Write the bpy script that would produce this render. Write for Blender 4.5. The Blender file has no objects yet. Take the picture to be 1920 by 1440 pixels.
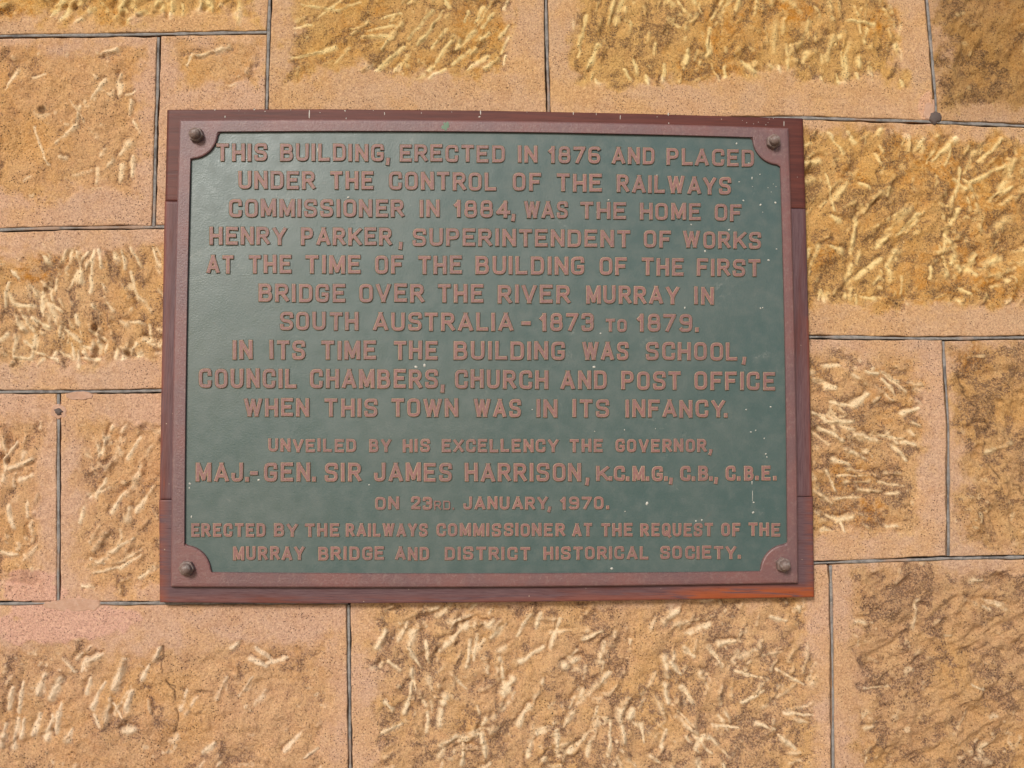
import bpy, bmesh, math, random
import numpy as np
from mathutils import Vector, Matrix

# ------------------------------------------------------------------ camera, world, sun
scene = bpy.context.scene
COL = scene.collection
RES = 1920.0
CAM = np.array([-0.0368, -1.2581, -0.1128])
PITCH, YAW, ROLL = 0.0595, -0.0496, 0.003


def rz(t): c, s = math.cos(t), math.sin(t); return np.array([[c, -s, 0], [s, c, 0], [0, 0, 1]])
def rx(t): c, s = math.cos(t), math.sin(t); return np.array([[1, 0, 0], [0, c, -s], [0, s, c]])
def ry(t): c, s = math.cos(t), math.sin(t); return np.array([[c, 0, s], [0, 1, 0], [-s, 0, c]])


R = rz(YAW) @ rx(PITCH) @ ry(ROLL)            # columns: right, forward, up
cam_data = bpy.data.cameras.new('camera')
cam = bpy.data.objects.new('camera', cam_data)
COL.objects.link(cam)
cam_data.sensor_width = 36.0
cam_data.lens = 36.0
cam_data.clip_start = 0.02
cam_data.clip_end = 50.0
right, fwd, up = R[:, 0], R[:, 1], R[:, 2]
M = Matrix.Identity(4)
for i in range(3):
    M[i][0], M[i][1], M[i][2], M[i][3] = right[i], up[i], -fwd[i], CAM[i]
cam.matrix_world = M
scene.camera = cam

SUN_EL = math.radians(27)
SUN_AZ = math.radians(202)                    # behind the camera, a little to the left
world = bpy.data.worlds.new('World')
scene.world = world
world.use_nodes = True
wn = world.node_tree
bg = wn.nodes['Background']
sky = wn.nodes.new('ShaderNodeTexSky')
sky.sky_type = 'NISHITA'
sky.sun_disc = False
sky.sun_elevation = SUN_EL
sky.sun_rotation = SUN_AZ
sky.air_density = 1.0
sky.dust_density = 2.0
sky.ozone_density = 1.0
wn.links.new(sky.outputs[0], bg.inputs[0])
bg.inputs[1].default_value = 0.065

sun_data = bpy.data.lights.new('sun', 'SUN')
sun_data.energy = 1.5
sun_data.angle = math.radians(12)
sun_data.color = (1.0, 0.97, 0.93)
sun = bpy.data.objects.new('sun', sun_data)
COL.objects.link(sun)
sd = Vector((math.sin(SUN_AZ) * math.cos(SUN_EL), math.cos(SUN_AZ) * math.cos(SUN_EL), math.sin(SUN_EL)))
sun.rotation_euler = sd.to_track_quat('Z', 'Y').to_euler()
sun.location = (0, -4, 3)

scene.view_settings.view_transform = 'Standard'
scene.view_settings.look = 'None'
scene.view_settings.gamma = 1.0
scene.view_settings.exposure = 0.72

WALL_Y = 0.015          # face of the drafted margins; the front of the timber board is y = 0


def P(px, py, y=0.0):
    """point on the upright plane at depth y for measured photograph coordinates (arrays allowed)"""
    px = np.asarray(px, float); py = np.asarray(py, float)
    dx = (px - 960.0) / RES; dz = -(py - 720.0) / RES
    d = dx[..., None] * right + fwd + dz[..., None] * up
    y = np.broadcast_to(np.asarray(y, float), px.shape)
    t = (y - CAM[1]) / d[..., 1]
    return CAM + d * t[..., None]


PX = 1.0 / 1500.0       # metres per photograph pixel near the wall
rng = np.random.default_rng(7)
random.seed(7)

# ------------------------------------------------------------------ numpy noise
_TAB = rng.random((8, 256, 256))


def vnoise(x, y, k=0):
    t = _TAB[k % 8]
    xi = np.floor(x).astype(int); yi = np.floor(y).astype(int)
    fx = x - xi; fy = y - yi
    fx = fx * fx * fx * (fx * (fx * 6 - 15) + 10); fy = fy * fy * fy * (fy * (fy * 6 - 15) + 10)
    a = t[xi & 255, yi & 255]; b = t[(xi + 1) & 255, yi & 255]
    c = t[xi & 255, (yi + 1) & 255]; d = t[(xi + 1) & 255, (yi + 1) & 255]
    return (a * (1 - fx) + b * fx) * (1 - fy) + (c * (1 - fx) + d * fx) * fy * 1.0


def fbm(x, y, scale, octs=4, k=0, gain=0.5):
    s = 0; a = 1.0; n = 0
    x = x / scale; y = y / scale
    for o in range(octs):
        s = s + a * (vnoise(x + 17.3 * o + k * 5.7, y - 9.1 * o + k * 3.1, k + o) - 0.5); n += a
        a *= gain
        x, y = (x * 1.6 + y * 1.2), (y * 1.6 - x * 1.2)
    return s / n * 2


def sstep(a, b, x):
    t = np.clip((x - a) / (b - a), 0, 1)
    return t * t * (3 - 2 * t)


# ------------------------------------------------------------------ material helpers
def new_mat(name):
    m = bpy.data.materials.new(name)
    m.use_nodes = True
    nt = m.node_tree
    b = nt.nodes['Principled BSDF']
    return m, nt, b


class NT:
    def __init__(s, nt): s.nt = nt
    def n(s, t, **kw):
        nd = s.nt.nodes.new(t)
        for k, v in kw.items(): setattr(nd, k, v)
        return nd
    def link(s, a, b): s.nt.links.new(a, b)
    def setin(s, sock, v):
        if isinstance(v, bpy.types.NodeSocket): s.link(v, sock)
        else:
            try: sock.default_value = v
            except Exception: sock.default_value = (*v, 1.0)
    def coord(s):
        return s.n('ShaderNodeTexCoord').outputs['Object']
    def mapping(s, vec, scale=(1, 1, 1), rot=(0, 0, 0), loc=(0, 0, 0)):
        m = s.n('ShaderNodeMapping'); s.link(vec, m.inputs['Vector'])
        m.inputs['Scale'].default_value = scale; m.inputs['Rotation'].default_value = rot; m.inputs['Location'].default_value = loc
        return m.outputs[0]
    def noise(s, vec, scale, detail=3, rough=0.5, dist=0.0, col=False):
        t = s.n('ShaderNodeTexNoise'); s.link(vec, t.inputs['Vector'])
        t.inputs['Scale'].default_value = scale; t.inputs['Detail'].default_value = detail
        t.inputs['Roughness'].default_value = rough; t.inputs['Distortion'].default_value = dist
        return t.outputs['Color' if col else 'Fac']
    def voro(s, vec, scale, feature='F1', rnd=1.0):
        t = s.n('ShaderNodeTexVoronoi', feature=feature); s.link(vec, t.inputs['Vector'])
        t.inputs['Scale'].default_value = scale; t.inputs['Randomness'].default_value = rnd
        return t.outputs
    def ramp(s, fac, lo, hi, a=0.0, b=1.0):
        m = s.n('ShaderNodeMapRange'); m.interpolation_type = 'SMOOTHSTEP'
        s.setin(m.inputs[0], fac)
        m.inputs[1].default_value = lo; m.inputs[2].default_value = hi
        m.inputs[3].default_value = a; m.inputs[4].default_value = b
        return m.outputs[0]
    def math(s, op, a, b=0.0):
        m = s.n('ShaderNodeMath', operation=op); s.setin(m.inputs[0], a); s.setin(m.inputs[1], b)
        return m.outputs[0]
    def mix(s, fac, a, b, blend='MIX'):
        m = s.n('ShaderNodeMix', data_type='RGBA', blend_type=blend)
        s.setin(m.inputs[0], fac); s.setin(m.inputs[6], a); s.setin(m.inputs[7], b)
        return m.outputs[2]
    def bump(s, h, strength, dist, normal=None):
        b = s.n('ShaderNodeBump'); s.link(h, b.inputs['Height'])
        b.inputs['Strength'].default_value = strength; b.inputs['Distance'].default_value = dist
        if normal is not None: s.link(normal, b.inputs['Normal'])
        return b.outputs[0]
    def attr(s, name):
        a = s.n('ShaderNodeAttribute'); a.attribute_name = name
        return a.outputs['Fac']


def rgb(r, g, b):
    f = lambda c: ((c / 255) / 12.92 if c / 255 <= 0.04045 else ((c / 255 + 0.055) / 1.055) ** 2.4)
    return (f(r), f(g), f(b), 1.0)


# ---- sandstone
def stone_material():
    m, nt, b = new_mat('sandstone')
    N = NT(nt); co = N.coord()
    info = N.n('ShaderNodeObjectInfo')
    tint = info.outputs['Color']
    field, pale, grime = N.attr('field'), N.attr('pale'), N.attr('grime')
    ochre, putty = N.attr('ochre'), N.attr('putty')
    big = N.noise(co, 9, 4, 0.6)
    mid = N.noise(co, 45, 5, 0.62, 0.4)
    fine = N.noise(co, 420, 3, 0.7)
    grain = N.noise(co, 1100, 2, 0.7)
    margin = N.mix(N.ramp(big, 0.35, 0.65), rgb(198, 163, 138), rgb(204, 165, 138))
    margin = N.mix(N.ramp(N.noise(N.mapping(co, loc=(8, 1, 3)), 13, 5, 0.65), 0.44, 0.66, 0, 0.75), margin, rgb(206, 162, 116))
    margin = N.mix(N.ramp(mid, 0.42, 0.72, 0, 0.5), margin, rgb(188, 144, 108))
    fieldc = N.mix(N.ramp(mid, 0.3, 0.7), rgb(218, 178, 132), rgb(206, 163, 122))
    fieldc = N.mix(N.ramp(big, 0.45, 0.66, 0, 0.8), fieldc, rgb(216, 170, 112))
    och = N.math('MULTIPLY', ochre, N.ramp(N.noise(co, 70, 5, 0.7, 0.6), 0.40, 0.62))
    fieldc = N.mix(och, fieldc, rgb(196, 130, 34))
    c = N.mix(field, margin, fieldc)
    # grey-brown grime lodged in clusters of fine specks
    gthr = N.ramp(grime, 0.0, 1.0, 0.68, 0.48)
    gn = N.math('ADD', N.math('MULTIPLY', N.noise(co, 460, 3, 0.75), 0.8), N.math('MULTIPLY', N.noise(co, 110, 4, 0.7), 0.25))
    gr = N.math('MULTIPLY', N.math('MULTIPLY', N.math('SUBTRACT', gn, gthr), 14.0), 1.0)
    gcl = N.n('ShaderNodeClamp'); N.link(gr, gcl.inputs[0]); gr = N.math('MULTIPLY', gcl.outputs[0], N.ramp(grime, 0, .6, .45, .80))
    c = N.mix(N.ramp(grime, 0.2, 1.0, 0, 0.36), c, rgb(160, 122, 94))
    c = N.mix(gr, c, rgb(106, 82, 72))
    # pale bruised chisel marks, with highlights of the relief painted in
    c = N.mix(N.math('MULTIPLY', pale, N.ramp(fine, 0.30, 0.50, 0.52, 1.0)), c, rgb(255, 232, 196))
    c = N.mix(N.math('MULTIPLY', putty, 0.85), c, rgb(212, 166, 146))
    # overall grain
    c = N.mix(N.ramp(fine, 0.48, 0.68, 0, 0.40), c, rgb(146, 106, 76))
    c = N.mix(N.ramp(fine, 0.48, 0.30, 0, 0.34), c, rgb(240, 204, 160))
    c = N.mix(N.ramp(grain, 0.58, 0.70, 0, 0.5), c, rgb(110, 80, 62))
    grit = N.noise(N.mapping(co, loc=(2, 3, 4)), 560, 2, 0.8)
    c = N.mix(N.math('MULTIPLY', N.ramp(grit, 0.56, 0.66, 0, 0.50), N.ramp(pale, .2, .9, 1, .35)), c, rgb(112, 82, 66))
    c = N.mix(N.ramp(grit, 0.42, 0.33, 0, 0.40), c, rgb(248, 214, 176))
    # pits: small dark specks, in drifts
    v = N.voro(N.mapping(co, loc=(3, 1, 2)), 330)
    pit = N.math('MULTIPLY', N.ramp(v['Distance'], 0.30, 0.12), N.ramp(v['Color'], 0.50, 0.60))
    pit = N.math('MULTIPLY', pit, N.ramp(N.noise(co, 22, 3, 0.6), 0.38, 0.60, 0.35, 0.95))
    c = N.mix(pit, c, rgb(72, 54, 46))
    v2 = N.voro(N.mapping(co, loc=(7, 4, 9)), 150)
    fleck = N.math('MULTIPLY', N.ramp(v2['Distance'], 0.16, 0.09), N.ramp(v2['Color'], 0.93, 0.95))
    c = N.mix(fleck, c, rgb(240, 226, 208))
    v3 = N.voro(N.mapping(co, loc=(1, 8, 5)), 120)
    dk = N.math('MULTIPLY', N.ramp(v3['Distance'], 0.14, 0.09), N.ramp(v3['Color'], 0.95, 0.96))
    c = N.mix(dk, c, rgb(46, 38, 36))
    c = N.mix(N.math('MULTIPLY', N.attr('crack'), 0.8), c, rgb(70, 50, 40))
    c = N.mix(N.ramp(field, 0, 1, 0.45, 1.0), c, tint, 'MULTIPLY')
    N.link(c, b.inputs['Base Color'])
    b.inputs['Roughness'].default_value = 0.86
    b.inputs['Specular IOR Level'].default_value = 0.25
    h = N.math('ADD', N.math('MULTIPLY', fine, 0.7), N.math('MULTIPLY', grain, 0.4))
    h = N.math('ADD', h, N.math('MULTIPLY', N.noise(co, 160, 4, 0.7), 0.9))
    h = N.math('SUBTRACT', h, N.math('MULTIPLY', pit, 0.8))
    str_f = N.ramp(field, 0, 1, 0.55, 0.9)
    bp = N.n('ShaderNodeBump'); N.link(h, bp.inputs['Height']); N.link(str_f, bp.inputs['Strength'])
    bp.inputs['Distance'].default_value = 0.0032
    N.link(bp.outputs[0], b.inputs['Normal'])
    return m


def simple_mortar(name, c1, c2, dark=True):
    m, nt, b = new_mat(name); N = NT(nt); co = N.coord()
    c = N.mix(N.ramp(N.noise(co, 130, 5, 0.7), 0.35, 0.62), c1, c2)
    v = N.voro(co, 420)
    if dark: c = N.mix(N.ramp(N.noise(co, 28, 4, 0.7), 0.52, 0.66, 0, 0.6), c, rgb(66, 62, 62))
    if dark: c = N.mix(N.ramp(N.noise(N.mapping(co, loc=(5, 6, 7)), 11, 4, 0.6), 0.56, 0.66, 0, 0.7), c, rgb(172, 138, 112))
    c = N.mix(N.math('MULTIPLY', N.ramp(v['Distance'], 0.3, 0.15), N.ramp(v['Color'], 0.8, 0.86)), c, rgb(200, 180, 160))
    N.link(c, b.inputs['Base Color']); b.inputs['Roughness'].default_value = 0.9
    N.link(N.bump(N.noise(co, 500, 4, 0.7), 0.7, 0.0015), b.inputs['Normal'])
    return m


# ---- painted cast metal
def metal_field():
    m, nt, b = new_mat('green_painted_bronze'); N = NT(nt); co = N.coord()
    n1 = N.noise(co, 7, 4, 0.6); n2 = N.noise(co, 60, 5, 0.7)
    c = N.mix(N.ramp(n1, 0.35, 0.65), rgb(64, 85, 82), rgb(75, 91, 87))
    c = N.mix(N.ramp(n2, 0.4, 0.75, 0, 0.3), c, rgb(104, 108, 100))
    # pale chalky bloom in drifts
    bl = N.math('MULTIPLY', N.ramp(N.noise(co, 16, 6, 0.75, 0.8), 0.60, 0.74), N.ramp(N.noise(co, 260, 3, 0.7), 0.40, 0.65))
    c = N.mix(N.math('MULTIPLY', bl, 0.5), c, rgb(150, 150, 142))
    rd = N.ramp(N.noise(N.mapping(co, loc=(4, 2, 1)), 22, 5, 0.7, 0.5), 0.66, 0.78, 0, 0.3)
    c = N.mix(rd, c, rgb(140, 104, 92))
    v = N.voro(co, 170)
    sp = N.math('MULTIPLY', N.ramp(v['Distance'], 0.14, 0.08), N.ramp(v['Color'], 0.94, 0.96))
    c = N.mix(sp, c, rgb(205, 205, 190))
    N.link(c, b.inputs['Base Color'])
    b.inputs['Roughness'].default_value = 0.42
    N.link(N.ramp(n2, 0.3, 0.7, 0.30, 0.46), b.inputs['Roughness'])
    b.inputs['Specular IOR Level'].default_value = 0.65
    h = N.math('ADD', N.math('MULTIPLY', N.noise(co, 22, 2, 0.5), 0.35), N.math('MULTIPLY', N.noise(co, 520, 3, 0.6), 0.12))
    N.link(N.bump(h, 0.6, 0.003), b.inputs['Normal'])
    return m


def metal_red(name, ca, cb, edge, rough=0.42):
    m, nt, b = new_mat(name); N = NT(nt); co = N.coord()
    c = N.mix(N.ramp(N.noise(co, 14, 4, 0.6), 0.35, 0.65), ca, cb)
    c = N.mix(N.ramp(N.noise(co, 190, 5, 0.75), 0.48, 0.7, 0, 0.65), c, edge)
    c = N.mix(N.ramp(N.noise(co, 480, 3, 0.75), 0.56, 0.72, 0, 0.5), c, rgb(104, 92, 82))
    N.link(c, b.inputs['Base Color'])
    b.inputs['Roughness'].default_value = rough
    N.link(N.bump(N.noise(co, 420, 4, 0.7), 0.5, 0.0012), b.inputs['Normal'])
    return m


def board_material(name, ang, seed, worn, low=0.0):
    """varnished jarrah: dark red-brown, silvery purple where the varnish has gone, orange where it has flaked"""
    m, nt, b = new_mat(name); N = NT(nt); co = N.coord()
    g = N.mapping(co, scale=(1, 1, 1), rot=(0, ang, 0), loc=(seed, seed * 0.3, 0))
    g = N.mapping(g, scale=(3.0, 30, 60))
    grain = N.noise(g, 3.5, 6, 0.7, 0.6)
    grain2 = N.noise(g, 12, 4, 0.7)
    patch = N.noise(N.mapping(g, loc=(3, 7, 1), scale=(1, 1, 0.6)), 1.6, 4, 0.6, 0.4)
    c = N.mix(N.ramp(grain, 0.3, 0.7), rgb(74, 32, 24), rgb(100, 48, 36))
    c = N.mix(N.math('MULTIPLY', N.ramp(patch, 0.20, 0.50), worn), c, N.mix(N.ramp(grain2, 0.3, 0.7), rgb(106, 82, 84), rgb(84, 58, 62)))
    c = N.mix(N.ramp(N.noise(N.mapping(g, loc=(9, 2, 4), scale=(1, 1, 0.5)), 2.6, 5, 0.7, 0.8), 0.66, 0.72, 0, 0.8 * worn), c,
              N.mix(grain, rgb(160, 80, 46), rgb(110, 50, 34)))
    flake = N.attr('flake')
    c = N.mix(N.math('MULTIPLY', flake, N.ramp(N.noise(g, 3.0, 5, 0.7, 0.7), 0.38, 0.52)), c, N.mix(grain2, rgb(168, 86, 44), rgb(120, 56, 32)))
    c = N.mix(N.ramp(grain2, 0.62, 0.7, 0, 0.6), c, rgb(44, 20, 20))
    v = N.voro(N.mapping(co, loc=(seed, 1, 0)), 260)
    sp = N.math('MULTIPLY', N.ramp(v['Distance'], 0.20, 0.12), N.ramp(v['Color'], 0.90, 0.92))
    sp = N.math('MULTIPLY', sp, N.ramp(N.noise(co, 30, 3, 0.6), 0.48, 0.6))
    c = N.mix(N.math('MULTIPLY', sp, 0.8), c, rgb(196, 174, 150))
    N.link(c, b.inputs['Base Color'])
    b.inputs['Roughness'].default_value = 0.5
    b.inputs['Specular IOR Level'].default_value = 0.3
    N.link(N.bump(N.math('ADD', grain, N.math('MULTIPLY', grain2, 0.5)), 0.35, 0.001), b.inputs['Normal'])
    return m


MAT_STONE = stone_material()
MAT_BED = simple_mortar('dark_mortar', rgb(58, 54, 54), rgb(80, 74, 72))
MAT_POINT = simple_mortar('grey_pointing', rgb(122, 118, 114), rgb(150, 144, 138))
MAT_FIELD = metal_field()
MAT_RED = metal_red('red_brown_border', rgb(122, 82, 78), rgb(110, 80, 80), rgb(136, 108, 102), 0.38)
MAT_BASE = metal_red('grimy_letter_flank', rgb(52, 56, 50), rgb(60, 60, 54), rgb(84, 74, 62), 0.6)  # flank colour holds grime and the painted-in shade of the side walls
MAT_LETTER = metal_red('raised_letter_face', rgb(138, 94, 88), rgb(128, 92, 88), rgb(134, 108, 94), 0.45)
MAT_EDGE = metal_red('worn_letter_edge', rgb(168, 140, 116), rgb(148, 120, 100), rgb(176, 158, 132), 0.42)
MAT_BOLT = metal_red('weathered_bolt', rgb(134, 114, 106), rgb(116, 96, 88), rgb(168, 158, 150), 0.42)
MAT_TOP = board_material('varnished_board', 0.0, 1.0, 0.08)
MAT_MID = board_material('weathered_board_upright', math.radians(88), 4.0, 0.95)
MAT_LOW = board_material('weathered_board', math.radians(-1.5), 8.0, 0.95)


def flat_mat(name, c, rough=0.7):
    m, nt, b = new_mat(name); N = NT(nt); co = N.coord()
    cc = N.mix(N.noise(co, 600, 3, 0.6), c, tuple(x * 0.75 for x in c[:3]) + (1,))
    N.link(cc, b.inputs['Base Color']); b.inputs['Roughness'].default_value = rough
    return m


MAT_SPLASH = flat_mat('white_paint', rgb(205, 200, 188), 0.5)
MAT_PLUG = flat_mat('grey_plug', rgb(98, 84, 78), 0.8)
MAT_VERD = flat_mat('verdigris', rgb(118, 140, 118), 0.8)
MAT_HOLE = flat_mat('dark_hole', rgb(52, 44, 42), 0.9)


# ------------------------------------------------------------------ object helpers
def link_mesh(name, verts, faces, mats, parent=None, mat_idx=None, smooth=True):
    me = bpy.data.meshes.new(name)
    me.from_pydata([tuple(v) for v in verts], [], faces)
    for m in (mats if isinstance(mats, (list, tuple)) else [mats]): me.materials.append(m)
    if mat_idx is not None: me.polygons.foreach_set('material_index', mat_idx)
    if smooth: me.polygons.foreach_set('use_smooth', [True] * len(me.polygons))
    me.update()
    o = bpy.data.objects.new(name, me)
    COL.objects.link(o)
    if parent is not None: o.parent = parent
    return o


def grid_mesh(name, V, mat, parent, attrs):
    """V: (n,m,3) array of positions -> quad grid, built fast"""
    n, m = V.shape[:2]
    me = bpy.data.meshes.new(name)
    me.vertices.add(n * m)
    me.vertices.foreach_set('co', V.reshape(-1).astype(np.float32))
    idx = np.arange(n * m).reshape(n, m)
    q = np.stack([idx[:-1, :-1], idx[1:, :-1], idx[1:, 1:], idx[:-1, 1:]], -1).reshape(-1, 4)
    nf = len(q)
    me.loops.add(nf * 4)
    me.loops.foreach_set('vertex_index', q.reshape(-1).astype(np.int32))
    me.polygons.add(nf)
    me.polygons.foreach_set('loop_start', (np.arange(nf) * 4).astype(np.int32))
    me.polygons.foreach_set('loop_total', np.full(nf, 4, np.int32))
    me.polygons.foreach_set('use_smooth', np.ones(nf, bool))
    me.materials.append(mat)
    for k, a in attrs.items():
        at = me.attributes.new(k, 'FLOAT', 'POINT')
        at.data.foreach_set('value', a.reshape(-1).astype(np.float32))
    me.update(calc_edges=True)
    me.validate()
    o = bpy.data.objects.new(name, me)
    COL.objects.link(o)
    o.parent = parent
    return o


def thing(name, label, cat, loc):
    o = bpy.data.objects.new(name, None)
    o.empty_display_size = 0.05
    COL.objects.link(o)
    o.location = loc
    o['label'] = label
    o['category'] = cat
    return o


# ------------------------------------------------------------------ unseen sheet below the frame, added to bounce daylight up the wall
MAT_GROUND, _nt, _b = new_mat('pale_paving'); _N = NT(_nt); _co = _N.coord()
_N.link(_N.mix(_N.ramp(_N.noise(_co, 3, 6, 0.6), 0.35, 0.65), rgb(176, 160, 140), rgb(150, 134, 116)), _b.inputs['Base Color'])
_b.inputs['Roughness'].default_value = 0.9
_g = bpy.data.meshes.new('ground')
_g.from_pydata([(-30, -40, -1.45), (30, -40, -1.45), (30, 0.3, -1.45), (-30, 0.3, -1.45)], [], [(0, 1, 2, 3)])
_g.materials.append(MAT_GROUND)
_go = bpy.data.objects.new('ground', _g); COL.objects.link(_go)
_go['kind'] = 'structure'; _go['label'] = 'pale ground in front of the wall'

# ------------------------------------------------------------------ the stone wall
WALL = thing('stone_wall', 'sandstone wall of rock-faced blocks with smooth margins and thin grey joints behind the plaque', 'wall', (0, 0, 0))


def pl(pts):
    pts = sorted(pts)
    a = np.array([p[0] for p in pts], float); b = np.array([p[1] for p in pts], float)
    return lambda t: np.interp(t, a, b)


H1 = pl([(-900, 72), (0, 68), (250, 65), (505, 60)])
V1 = pl([(-600, 508), (0, 506), (100, 503), (205, 500), (440, 499)])
V2 = pl([(-600, 1020), (0, 1024), (100, 1026), (205, 1029), (300, 1030)])
H2 = pl([(0, 226), (1030, 226), (1507, 221), (1750, 229), (1920, 236), (2700, 250)])
V3 = pl([(-600, 1722), (0, 1738), (100, 1747), (232, 1757)])
V4 = pl([(60, 298), (250, 293), (430, 288)])
H3 = pl([(-900, 430), (0, 431), (150, 427), (300, 426), (520, 425)])
H4 = pl([(-900, 737), (0, 735), (150, 735), (300, 733), (520, 732)])
V5 = pl([(730, 110), (900, 110), (1133, 109)])
H5 = pl([(-900, 1133), (0, 1132), (300, 1131), (650, 1130), (700, 1129)])
V6 = pl([(1125, 653), (1440, 657), (1900, 660)])
V7 = pl([(1050, 1557), (1250, 1561), (1440, 1562), (1900, 1565)])
H6 = pl([(1300, 632), (1525, 632), (1700, 634), (1770, 635), (1920, 633), (2700, 630)])
V8 = pl([(636, 1769), (720, 1773), (800, 1778), (1045, 1778)])
H7 = pl([(600, 1070), (1300, 1060), (1530, 1056), (1640, 1052), (1775, 1047), (1920, 1045), (2700, 1050)])
K = lambda v: pl([(-3000, v), (3000, v)])
HT, HB = K(-190), K(1560)
# margins: left, top, right, bottom (px); rough: amplitude of the rock face in mm
# marks: angle (deg, 0 = to the right, 90 = upright), spread, density per 10^4 px, length, width
ST = []


def stone(L, T, Rr, B, mg, rough, ang, spread, dens, ln, wd, tint, grime=0.3, ochre=0.25, bulge=0.0):
    ST.append(dict(L=L, T=T, R=Rr, B=B, mg=mg, rough=rough, ang=ang, spread=spread, dens=dens, ln=ln, wd=wd * 1.35,
                   tint=tint, grime=grime, ochre=ochre, bulge=bulge))


# top row
stone(K(-310), HT, V1, H1, (40, 30, 28, 24), 3.0, 62, 18, 5.0, 60, 11, (1.0, .93, .60), .25, .65)
stone(V1, HT, V2, H2, (42, 30, 66, 82), 2.2, 52, 12, 1.4, 55, 7, (.96, .90, .60), .6, .60)
stone(V2, HT, V3, H2, (50, 30, 48, 66), 3.2, 82, 22, 3.4, 46, 8, (.98, .92, .60), .6, .80)
stone(V3, HT, K(2380), H2, (8, 20, 30, 22), 5.5, 60, 40, 0.2, 30, 6, (.66, .60, .42), .95, .55)
# second row
stone(K(-260), H1, V4, H3, (60, 20, 26, 56), 4.0, 55, 50, 0.35, 50, 7, (1.0, .93, .82), .42, .25)
stone(V4, H1, V1, H3, (36, 20, 16, 262), 2.4, 30, 15, 0.25, 50, 8, (1.0, .95, .84), .25, .30)
stone(K(820), H2, K(2450), H6, (10, 18, 30, 54), 4.8, 62, 40, 4.0, 54, 9, (1.0, .93, .62), .7, .70)
# third row
stone(K(-420), H3, K(640), H4, (30, 36, 10, 48), 2.8, 96, 48, 4.0, 40, 8, (1.0, .96, .86), .45, .30)
stone(K(820), H6, V8, H7, (10, 32, 44, 52), 4.6, 168, 30, 3.6, 48, 8.5, (.98, .94, .84), .75, .35)
stone(V8, H6, K(2330), H7, (16, 16, 30, 18), 8.0, 100, 40, 0.15, 40, 6, (.88, .84, .72), .95, .30)
# fourth row
stone(K(-380), H4, V5, H5, (30, 60, 30, 26), 3.4, 75, 40, 3.0, 40, 9, (1.0, .93, .88), .35, .30)
stone(V5, H4, K(640), H5, (36, 52, 10, 16), 3.4, 55, 35, 3.0, 46, 9, (1.0, .94, .88), .40, .30)
# bottom row
stone(K(-300), H5, V6, HB, (40, 72, 44, 34), 4.6, 72, 14, 0.6, 52, 10, (.98, .93, .92), .5, .2)
stone(V6, H7, V7, HB, (42, 60, 32, 30), 4.6, 66, 45, 3.6, 40, 9, (1.0, .97, .92), .75, .12)
stone(V7, H7, K(2420), HB, (42, 16, 30, 30), 7.0, 30, 30, 1.2, 46, 8, (.88, .84, .78), .95, .15)
# stones beyond the frame
for (a, b_, c_, d_) in [
    (K(-900), HT, K(-310), H1), (K(-900), H1, K(-260), H3), (K(-900), H3, K(-420), H4), (K(-900), H4, K(-380), H5),
    (K(-900), H5, K(-300), HB), (K(2380), HT, K(2800), H2), (K(2450), H2, K(2800), H6), (K(2330), H6, K(2800), H7),
    (K(2420), H7, K(2800), HB),
    (K(-900), K(-600), K(-120), HT), (K(-120), K(-600), K(700), HT), (K(700), K(-600), K(1300), HT),
    (K(1300), K(-600), K(2100), HT), (K(2100), K(-600), K(2800), HT),
    (K(-900), HB, K(-60), K(1960)), (K(-60), HB, K(480), K(1960)), (K(480), HB, K(1250), K(1960)),
    (K(1250), HB, K(1980), K(1960)), (K(1980), HB, K(2800), K(1960))]:
    stone(a, b_, c_, d_, (40, 40, 40, 40), 4.0, 60, 40, 0.3, 55, 9, (.95, .90, .82), .45, .3)

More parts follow.
